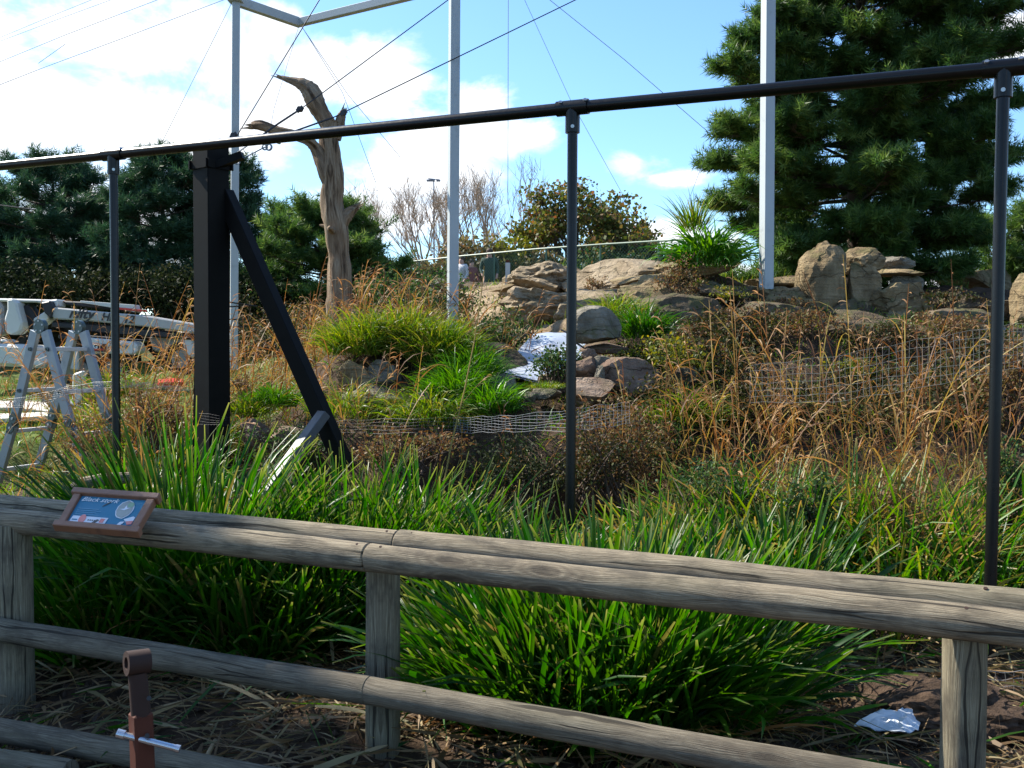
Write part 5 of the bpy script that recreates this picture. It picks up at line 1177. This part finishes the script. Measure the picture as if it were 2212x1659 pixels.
clump(1570, 5.4, 220, 80, .9, .016, .32, 'upright sedge tuft before the dry undergrowth', .5, seed=12, dry=72, dro=(0.0, 1.0))
clump(1700, 5.2, 160, 70, .95, .016, .2, 'sedge tuft with long leaves leaning right', .6, seed=13, dro=(0.0, 1.0))
clump(70, 5.7, 260, 50, .75, .016, .35, 'sedge clump behind the rail at the left edge', .6, seed=14, dry=72, dro=(0.0, 1.0))
clump(250, 6.3, 350, 80, .9, .015, .4, 'sedge clump at the foot of the left black post', .6, seed=15, dry=108, dro=(0.0, 1.0))
clump(760, 6.0, 600, 170, 1.22, .015, .4, 'dense green sedge clump before the brace foot', .5, seed=16, dry=80, dro=(0, 1.3))
clump(920, 6.1, 600, 150, 1.15, .014, .42, 'dense green sedge clump at the left end of the pond', .6, seed=17, dry=110, dro=(0, 1.4))
clump(640, 6.1, 350, 100, .95, .015, .34, 'green sedge clump below the slanting strut', .6, seed=18, dry=60, dro=(0, 1.3))
k = 20
for px, D, n, L_, m, lb, dry in ((620, 6.6, 500, 1.0, SEDGE, 'sedge clump before the foot of the brace', 60), (760, 7.0, 500, 1.0, REED, 'mixed reed clump right of the brace foot', 100), (960, 6.7, 400, .9, REED, 'mixed reed clump drooping above the pond', 160),
        (1420, 6.4, 420, .9, REED, 'yellowing reed clump above the pale sedge tuft', 120), (1550, 6.5, 500, 1.0, REED, 'yellowing reed clump, left part of the right hand bed', 140), (1690, 6.4, 500, 1.05, REED, 'yellow green reed clump in the middle of the right hand bed', 140),
        (1830, 6.3, 500, 1.0, REED, 'yellow green reed clump right of the bed centre', 150), (1960, 6.2, 500, 1.0, REED, 'reed clump with long pale leaves near the right black post', 140), (2100, 6.2, 500, .95, REED, 'reed clump just left of the right black post', 130),
        (2240, 6.3, 400, .95, REED, 'reed clump at the right edge of the view', 100), (1950, 5.5, 260, .75, REED, 'low arching reed clump behind the top rail at right', 40), (2130, 5.6, 260, .8, SEDGE, 'green arching sedge clump beside the right black post', 40),
        (330, 7.5, 420, 1.0, REED, 'yellowing reed clump left of the box column', 160), (180, 8.0, 300, .6, REED, 'yellowing reed clump before the ladder feet', 120), (20, 7.6, 280, .6, REED, 'yellowing reed clump at the left edge', 120), (390, 9.5, 400, .9, REED, 'straw coloured reed clump behind the box column', 220),
        (300, 10.2, 400, .9, REED, 'straw coloured reed clump behind the left black post', 200), (230, 10.8, 300, .75, YGRASS, 'yellow green tuft right of the ladder', 60)):
    k += 1; clump(px, D, n, 0, L_, .015 if D < 7 else .012, .36, lb, .7, m=m, seed=k, grp='clumps of reeds and dying leaves', name='reed_clump', dro=(.2, 1.7), tip=.35, fold=.2, nseg=6, dry=dry)

# fine grass on the rockery
def tuft(px, py, D, n, L_, W_, rx, rz, m, lb, seed, droop=(.6, 2.0), name='grass_tussock', up=.5, grp='grass tussocks on the rockery'):
    rg = np.random.default_rng(5000 + seed); c = P(px, py, D); wx = rx * D / FP; wz = rz * D / FP
    t = thing(name, lb, 'plant', (c.x, c.y, c.z - wz), grp)
    a = rg.uniform(0, 2 * pi, n); r = np.sqrt(rg.random(n)); b = np.stack([c.x + r * np.cos(a) * wx, c.y + r * np.sin(a) * wx * .7, c.z - wz * .4 + (1 - r ** 2) * wz * rg.random(n)], -1)
    V, F_, rn, tt = blades(b, a + rg.normal(0, .8, n), np.clip(.1 + r * up + rg.normal(0, .15, n), 0, 1.5), L_ * rg.uniform(.5, 1.1, n), W_ * rg.uniform(.7, 1.2, n), rg.uniform(*droop, n), 5, .6, 0, .8, .95, rng=rg)
    tag(mk('leaves', V, F_, m, t, {'rnd': rn, 'tt': tt}), kind='stuff'); return t
tuft(790, 750, 9.9, 1300, .45, .011, 80, 45, YGRASS, 'yellow green arching tussock at the left top of the mound', 1)
tuft(870, 735, 10.0, 1300, .45, .011, 80, 40, YGRASS, 'yellow green tussock on the mound centre', 2)
tuft(950, 765, 9.8, 1300, .45, .011, 70, 45, YGRASS, 'green and brown tussock below the middle grey post', 3)
tuft(985, 850, 9.2, 900, .38, .012, 60, 45, BRIGHT, 'bright green tussock low on the mound', 4)
tuft(1020, 810, 9.5, 700, .36, .011, 55, 40, BRIGHT, 'bright green tussock on the right flank of the mound', 5)
tuft(930, 905, 8.9, 900, .45, .010, 90, 40, YGRASS, 'limp pale tussock hanging under the mound', 7, (1.2, 2.8))
tuft(1060, 880, 8.9, 500, .35, .011, 50, 30, BRIGHT, 'small green tuft just above the wire mesh', 8)
tuft(745, 890, 9.0, 400, .35, .009, 80, 45, YGRASS, 'thin pale tuft left of the mound base', 9)
tuft(1530, 560, 11.9, 420, .62, .026, 55, 40, BRIGHT, 'bright broad leaved tuft on the rock ledge', 10, (.8, 2.4), name='broad_leaf_tuft', up=.7)
tuft(1500, 490, 12.2, 160, .5, .014, 22, 30, YGRASS, 'slim tuft standing above the broad leaved one', 11, (.1, .8))
tuft(1510, 622, 11.6, 420, .13, .006, 16, 15, YGRASS, 'little round grass tuft on the shaded ledge', 12, (.8, 2.2))
tuft(1330, 680, 10.6, 500, .3, .010, 60, 30, YGRASS, 'thin yellow tuft above the rounded grey boulder', 13)
tuft(1390, 720, 10.0, 350, .4, .014, 40, 30, SEDGE, 'dark narrow leaved tuft right of the rounded boulder', 14)
tuft(1180, 836, 8.9, 500, .07, .004, 38, 8, YGRASS, 'yellow moss cushion on the low stone', 15, name='moss_cushion', grp='moss cushions')
tuft(590, 870, 9.6, 700, .24, .009, 50, 26, BRIGHT, 'bright green tuft behind the box column and brace', 16)
tuft(530, 890, 9.4, 400, .22, .008, 40, 26, YGRASS, 'dull green tuft just right of the box column', 17)
tuft(1480, 900, 8.6, 700, .3, .010, 80, 50, YGRASS, 'straggly tuft on the slope above the reeds', 18)
tuft(1900, 780, 10.4, 300, .3, .010, 60, 26, BUSH, 'green tuft among the rock base', 19)
tuft(250, 850, 10.4, 500, .35, .009, 60, 30, YGRASS, 'yellow green tussock just right of the ladder', 20)

# tall dry grass
k = 0
for px, D, n, H_, rad, lb, azc in ((30, 10.5, 25, 1.71, .5, 'dry grass stalks at the left edge before the boom lift', .2), (120, 11.5, 20, 1.71, .5, 'dry grass stalks behind the ladder', .3), (270, 10.6, 27, 1.80, .45, 'dry grass stalks behind the left black post', .4), (350, 10.3, 42, 1.84, .5, 'dense dry grass stalks between left post and box column', .5), (300, 9.0, 40, 1.2, .4, 'short dry stalks before the dense ones left of the column', 1.5), (180, 9.2, 30, 1.2, .4, 'short dry stalks between ladder and left black post', .7), (560, 12.0, 50, 1.5, .5, 'dry grass stalks behind the brace', .9), (660, 12.0, 40, 1.3, .4, 'dry grass stalks left of the dead tree', .5),
        (400, 9.8, 30, 1.71, .35, 'dry grass stalks close to the box column', .9), (520, 9.6, 30, 1.27, .35, 'dry grass stalks leaning right of the box column', .2), (640, 9.9, 18, 1.02, .4, 'thin dry grass stalks behind the brace', 2.6),
        (790, 10.8, 33, 0.98, .5, 'dry grass stalks right of the dead tree', .8), (880, 10.6, 36, 0.94, .5, 'dry grass stalks on top of the grassy mound', 1.2), (1000, 10.4, 36, 0.89, .5, 'dry grass stalks right of the middle grey post', .3), (760, 9, 18, 0.77, .4, 'dry stalks fringing the left rocks of the mound', .5),
        (980, 8.2, 18, 0.94, .4, 'dry stalks drooping before the grassy mound', .8), (1420, 8, 18, 1.18, .5, 'dry grass stalks right of the middle black post', 2.4), (1540, 7.9, 19, 1.43, .5, 'dry grass stalks under the leafy tuft', 2.0), (1660, 7.7, 24, 1.60, .5, 'dense dry grass stalks below the right grey post', 1.9),
        (1780, 7.6, 27, 1.69, .5, 'dense dry grass stalks before the standing stones', 2.2), (1900, 7.4, 24, 1.69, .5, 'dry grass stalks right of the standing stones', 2.0), (2010, 7.2, 19, 1.60, .45, 'dry grass stalks before the low pine shade', 1.0), (2110, 7, 18, 1.47, .4, 'dry grass stalks touching the right black post', .9), (2230, 6.9, 18, 1.35, .4, 'dry grass stalks at the right edge', 2.6),
        (2080, 6.6, 12, 2.1, .25, 'few very tall single stalks left of the right black post', 1.2), (1720, 6.9, 16, 1.20, .5, 'shorter dry stalks behind the reed bed', .6)):
    k += 1; dry_stems(px, D, n, H_, rad, lb, seed=k, azc=azc, leafs=4)
x = [(720, 1080, 7.0), (760, 960, 7.1), (808, 860, 7.2), (850, 720, 7.3), (878, 600, 7.4), (885, 545, 7.4)]
stalk = MB().tube([P(*q) for q in [(952, 1080, 7.0), (975, 960, 7.1), (1004, 840, 7.2), (1024, 740, 7.3), (1038, 650, 7.35), (1046, 575, 7.4)]], [.007, .0065, .006, .005, .004, .003], 6).build('single_stalk', DRY, None)
tag(stalk, 'single long straight reed stalk leaning before the middle grey post', 'stalk')

# undergrowth
k = 40
for px, py, D, w, h, n, s, m, lb in ((1560, 715, 10.3, 190, 80, 1900, .018, TANGLE, 'scrub draped over the ledge left of the right grey post'), (1730, 705, 10.3, 190, 80, 1900, .018, BROWNBUSH, 'rusty scrub draped over the ledge below the leftmost standing stone'), (1890, 725, 10.2, 190, 70, 1900, .018, TANGLE, 'scrub draped below the standing stones'), (2060, 715, 10.2, 200, 80, 1900, .018, BROWNBUSH, 'rusty scrub draped right of the standing stones'), (1390, 775, 9.7, 120, 90, 1200, .018, TANGLE, 'dark scrub hanging right of the stacked stones'), (1600, 690, 10.6, 130, 50, 1100, .018, BROWNBUSH, 'rusty brown growth trailing over the shaded ledge'), (1700, 660, 11.2, 90, 50, 800, .018, BROWNBUSH, 'rusty brown tuft left of the leftmost standing stone'), (1560, 640, 11.3, 160, 40, 1000, .018, YBUSH, 'low yellow green growth on the outcrop under the leafy tuft'), (1990, 700, 10.9, 150, 60, 1300, .018, BROWNBUSH, 'rusty growth between rock faces right of the standing stones'), (1500, 740, 10.4, 180, 70, 1500, .018, BROWNBUSH, 'rusty hanging growth on the left part of the steep bank'), (2040, 650, 11.4, 130, 60, 900, .02, TANGLE, 'dark growth right of the standing stones'), (1400, 700, 10.8, 110, 80, 1200, .018, TANGLE, 'dark growth hanging below the flat pointed slab'), (1820, 800, 9.9, 200, 60, 1500, .018, YBUSH, 'yellow green growth under the tall standing stone'), (1560, 800, 9.7, 240, 170, 3000, .022, TANGLE, 'dark ivy like tangle hanging on the steep bank under the ledge'), (1760, 850, 9.7, 260, 120, 2600, .022, TANGLE, 'dark tangle on the steep bank left of the rock base'), (1960, 845, 9.6, 260, 120, 2600, .022, TANGLE, 'dark tangle on the steep bank right of the rock base'), (2140, 800, 9.6, 240, 180, 3000, .022, TANGLE, 'dark tangle on the steep bank beside the right black post'),
        (1420, 960, 8.4, 240, 130, 2200, .017, BUSH, 'dark weeds at the foot of the bank'), (1210, 790, 9.3, 130, 90, 1700, .018, BUSH, 'small green shrub over the plastic sheet'), (1075, 720, 11.0, 170, 130, 2200, .022, BUSH, 'dark bush left of the sandy rock face'), (940, 640, 13.5, 230, 130, 2800, .026, BUSH, 'dark brown green bush behind the middle grey post'), (830, 640, 14, 180, 120, 2000, .026, BUSH, 'dark bush right of the dead tree trunk'),
        (1470, 620, 11.4, 120, 150, 1800, .017, BROWNBUSH, 'dry flowering bush on the rock ledge'), (1300, 612, 13.2, 80, 40, 700, .016, BROWNBUSH, 'small brown bush on the skyline of the bank'), (1600, 720, 10.4, 260, 150, 3200, .020, TANGLE, 'tangled dark shrub under the right grey post'), (1740, 740, 10.8, 150, 80, 1200, .018, BROWNBUSH, 'tangled brown shrub before the leftmost standing stone'),
        (1430, 790, 9.5, 240, 150, 3000, .022, YBUSH, 'dark shrub with yellow leaves right of the rounded boulder'), (1480, 880, 8.8, 300, 170, 3400, .020, TANGLE, 'dark green shrub above the reed bed'), (1330, 960, 7.9, 260, 210, 3800, .016, BROWNBUSH, 'small leaved bush right of the middle black post'), (1290, 1000, 7.6, 200, 160, 2200, .015, TANGLE, 'dull small leaved bush at the pond edge'),
        (1650, 880, 8.8, 280, 130, 3000, .020, TANGLE, 'dark green shrub under dense dry stalks'), (1850, 890, 8.8, 280, 110, 2600, .020, TANGLE, 'dark shrub in the shade of the right bank'), (2050, 870, 8.8, 280, 140, 2600, .020, TANGLE, 'dull shrub before the low pine shade'), (2200, 820, 8.6, 200, 220, 2400, .022, BROWNBUSH, 'brown shrub right of the right black post'),
        (1900, 1110, 6.3, 240, 170, 2600, .015, BROWNBUSH, 'brown seeded weed in the right reed bed'), (2030, 1170, 6.0, 240, 160, 2400, .014, BROWNBUSH, 'brown seeded weed near the right top rail'), (1750, 1110, 6.0, 130, 170, 1500, .018, BUSH, 'blue green ferny weed right of the sedge tufts'), (1560, 1060, 6.5, 260, 150, 2200, .015, BUSH, 'green seeded weed behind the upright sedge'),
        (2180, 1050, 6.4, 160, 200, 2000, .015, BUSH, 'green weed beside the right black post'), (540, 845, 9.9, 90, 90, 1900, .010, BROWNBUSH, 'fluffy tan seed plume behind the box column'), (330, 900, 9.0, 170, 130, 1900, .014, BROWNBUSH, 'brown weed patch left of the box column'), (200, 960, 8.6, 150, 110, 1300, .014, BROWNBUSH, 'brown weed patch behind the ladder foot'),
        (1130, 1010, 7.9, 260, 150, 2600, .016, SHADELEAF, 'overhanging plants coloured dark for the shade at the back of the pond'), (880, 960, 8.2, 240, 90, 1900, .016, BROWNBUSH, 'dry overhanging plants under the mound'), (620, 960, 8.6, 220, 90, 1600, .014, BUSH, 'low dark weeds before the brown stones'), (1960, 730, 11.2, 150, 120, 1600, .018, BUSH, 'dark shrub right of the standing stones'), (560, 700, 15.5, 200, 130, 2400, .024, TANGLE, 'thin brown bush behind the brace, added as wall shade'), (680, 710, 14.5, 170, 130, 2400, .024, TANGLE, 'dark brown weeds left of the dead tree foot, partly added as wall shade'), (820, 690, 13.5, 160, 90, 1800, .022, TANGLE, 'dark brown weeds right of the dead tree foot'), (460, 730, 17.5, 180, 120, 1800, .026, TANGLE, 'dark brown weeds glimpsed behind the box column')):
    k += 1; bush(px, py, D, w, h, n, s, m, lb, seed=k, stems=34)  # weeds behind the brace are partly added shade; pond plants coloured dark for shade

# ---------------------------------------------------------------- litter on the soil, lawn, ground cover
rg = np.random.default_rng(77)
def strew(n, xr, yr, L_, W_, m, name, label, zoff=.015, lean=(1.2, 1.55), seed=0, cond=None, droop=(-.1, .5), nseg=3):
    r_ = np.random.default_rng(seed); x = r_.uniform(*xr, n); y = r_.uniform(*yr, n)
    if cond is not None: q = cond(x, y); x, y = x[q], y[q]
    n = len(x); b = np.stack([x, y, hza(x, y) + zoff * r_.random(n)], -1)
    V, F_, rn, tt = blades(b, r_.uniform(0, 2 * pi, n), r_.uniform(*lean, n), L_ * r_.uniform(.3, 1.2, n), W_ * r_.uniform(.4, 1.3, n), r_.uniform(*droop, n), nseg, .3, 0, .8, .8, rng=r_)
    return tag(mk(name, V, F_, m, None, {'rnd': rn, 'tt': tt}), label, kind='stuff')
strew(15000, (-4.5, 3.5), (2.6, 6.4), .18, .009, STRAW, 'straw_litter', 'cut straw and dead leaf litter strewn on the soil', seed=1, zoff=.05)
strew(1300, (-4.2, 3.2), (2.8, 5.6), .34, .018, STRAW, 'cut_leaf_litter', 'longer cut sedge leaves lying on the soil', seed=2, zoff=.06)
strew(500, (-4.2, 3.2), (2.8, 5.2), .35, .012, SEDGE, 'green_leaf_litter', 'fallen green leaves lying on the soil', seed=3, zoff=.05)
strew(16000, (-9, -1.2), (10.5, 19), .10, .008, LAWN, 'lawn_grass', 'short sunlit grass of the lawn behind the ladder', seed=4, zoff=0, lean=(0, .5), cond=lambda x, y: fields(x, y)[1] > .45)
strew(20000, (-3.5, 6.5), (6.2, 13), .16, .009, REED, 'ground_cover', 'low mixed grass covering the banks', seed=5, zoff=.02, lean=(.1, 1.2), droop=(.2, 1.6), cond=lambda x, y: (hza(x, y) > -.08) & (fields(x, y)[2] < .35))
strew(6000, (-3.5, 6.5), (6.4, 13), .22, .006, STRAW, 'dry_thatch', 'dead grass thatch covering the banks', seed=6, zoff=.04, lean=(.4, 1.5), droop=(.2, 1.6), cond=lambda x, y: (hza(x, y) > -.08) & (fields(x, y)[2] < .4))
strew(5000, (-7, -2.5), (6, 11.5), .22, .008, REED, 'left_ground_cover', 'low yellowing grass between the frame and the ladder', seed=7, zoff=.02, lean=(.1, 1.2), droop=(.2, 1.6))
strew(3000, (-2, 4), (12, 17), .14, .008, YGRASS, 'sparse_bank_grass', 'sparse thin grass on the sandy bank', seed=8, zoff=.0, lean=(.1, 1.0))
# soil crumbs
def crumbs(n, xr, yr, s, m, name, label, seed):
    r_ = np.random.default_rng(seed); x = r_.uniform(*xr, n); y = r_.uniform(*yr, n); c = np.stack([x, y, hza(x, y) + .004], -1)
    o = np.array([[1, 0, 0], [-1, 0, 0], [0, 1, 0], [0, -1, 0], [0, 0, 1], [0, 0, -1]], float); f = np.array([[0, 2, 4], [2, 1, 4], [1, 3, 4], [3, 0, 4], [2, 0, 5], [1, 2, 5], [3, 1, 5], [0, 3, 5]])
    sc_ = s * r_.uniform(.4, 1.6, (n, 1, 1)) * r_.uniform(.6, 1.2, (n, 1, 3)); V = c[:, None] + o[None] * sc_ + r_.normal(0, .15 * s, (n, 6, 3)); F_ = (np.arange(n)[:, None, None] * 6 + f[None]).reshape(-1, 3)
    tag(mk(name, V.reshape(-1, 3), F_, m, smooth=False), label, kind='stuff')
SOILM = simple('dark_soil_crumb', (0.075, 0.048, 0.03), 0.95, 0, .5, 12, .5)
crumbs(7000, (-4.5, 3.5), (2.6, 6.2), .014, SOILM, 'soil_crumbs', 'loose crumbs of dark soil behind the fence', 1)
crumbs(450, (-4.5, 3.5), (2.6, 6.2), .03, SOILM, 'soil_clods', 'larger clods of dark soil behind the fence', 2)
# dug soil heap near the right post
rock(0, 0, 0, .42, .3, .13, 'heap of dug dark soil beside the right timber post', m=mat('dug_soil', lambda B: B.out(B.bsdf(B.ramp(B.noise(B.pos, 14, 6, .65), [(.3, (.03, .02, .013)), (.7, (.12, .08, .055))]), .95, B.bump(B.noise(B.pos, 30, 6, .7), 1.0, .03), spec=.1))), seed=77, sub=4, name='soil_heap', grp=None, rough=.25, cuts=2, world=PZ(2000, 1540, 0.02))
for i, (a, b, r) in enumerate((((515, 1566), (625, 1528), .009), ((515, 1480), (600, 1470), .004), ((438, 1650), (465, 1600), .009), ((335, 1530), (485, 1492), .006), ((245, 1478), (300, 1492), .009))):
    o = MB().tube([PZ(*a, .06), PZ((a[0] + b[0]) / 2, (a[1] + b[1]) / 2, .075), PZ(*b, .06)], r, 8).build('cut_reed_stalk', simple('pale_cut_reed_%d' % i, (.36, .25, .12), .6, 0, .3, 20), None, smooth=True)
    tag(o, ['thick pale cut stalk lying on the soil behind the fence, the longest', 'thin pale stalk lying near the middle rail', 'short upright cut stalk beside the locking pin', 'long tan stalk right of the ring eye', 'short pale cut stalk left of the ring eye'][i], 'stalk', 'cut stalks on the soil')
# low log edging glimpsed behind the sign
g = MB().tube([P(150, 1062, 5.9), P(175, 1046, 5.95), P(225, 1036, 6.0), P(280, 1032, 6.05)], [.03, .04, .04, .035], 10, True, 1, .1, 3).build('driftwood_log', LOG, None, smooth=True); tag(g, 'curved weathered log lying behind the sign', 'log')
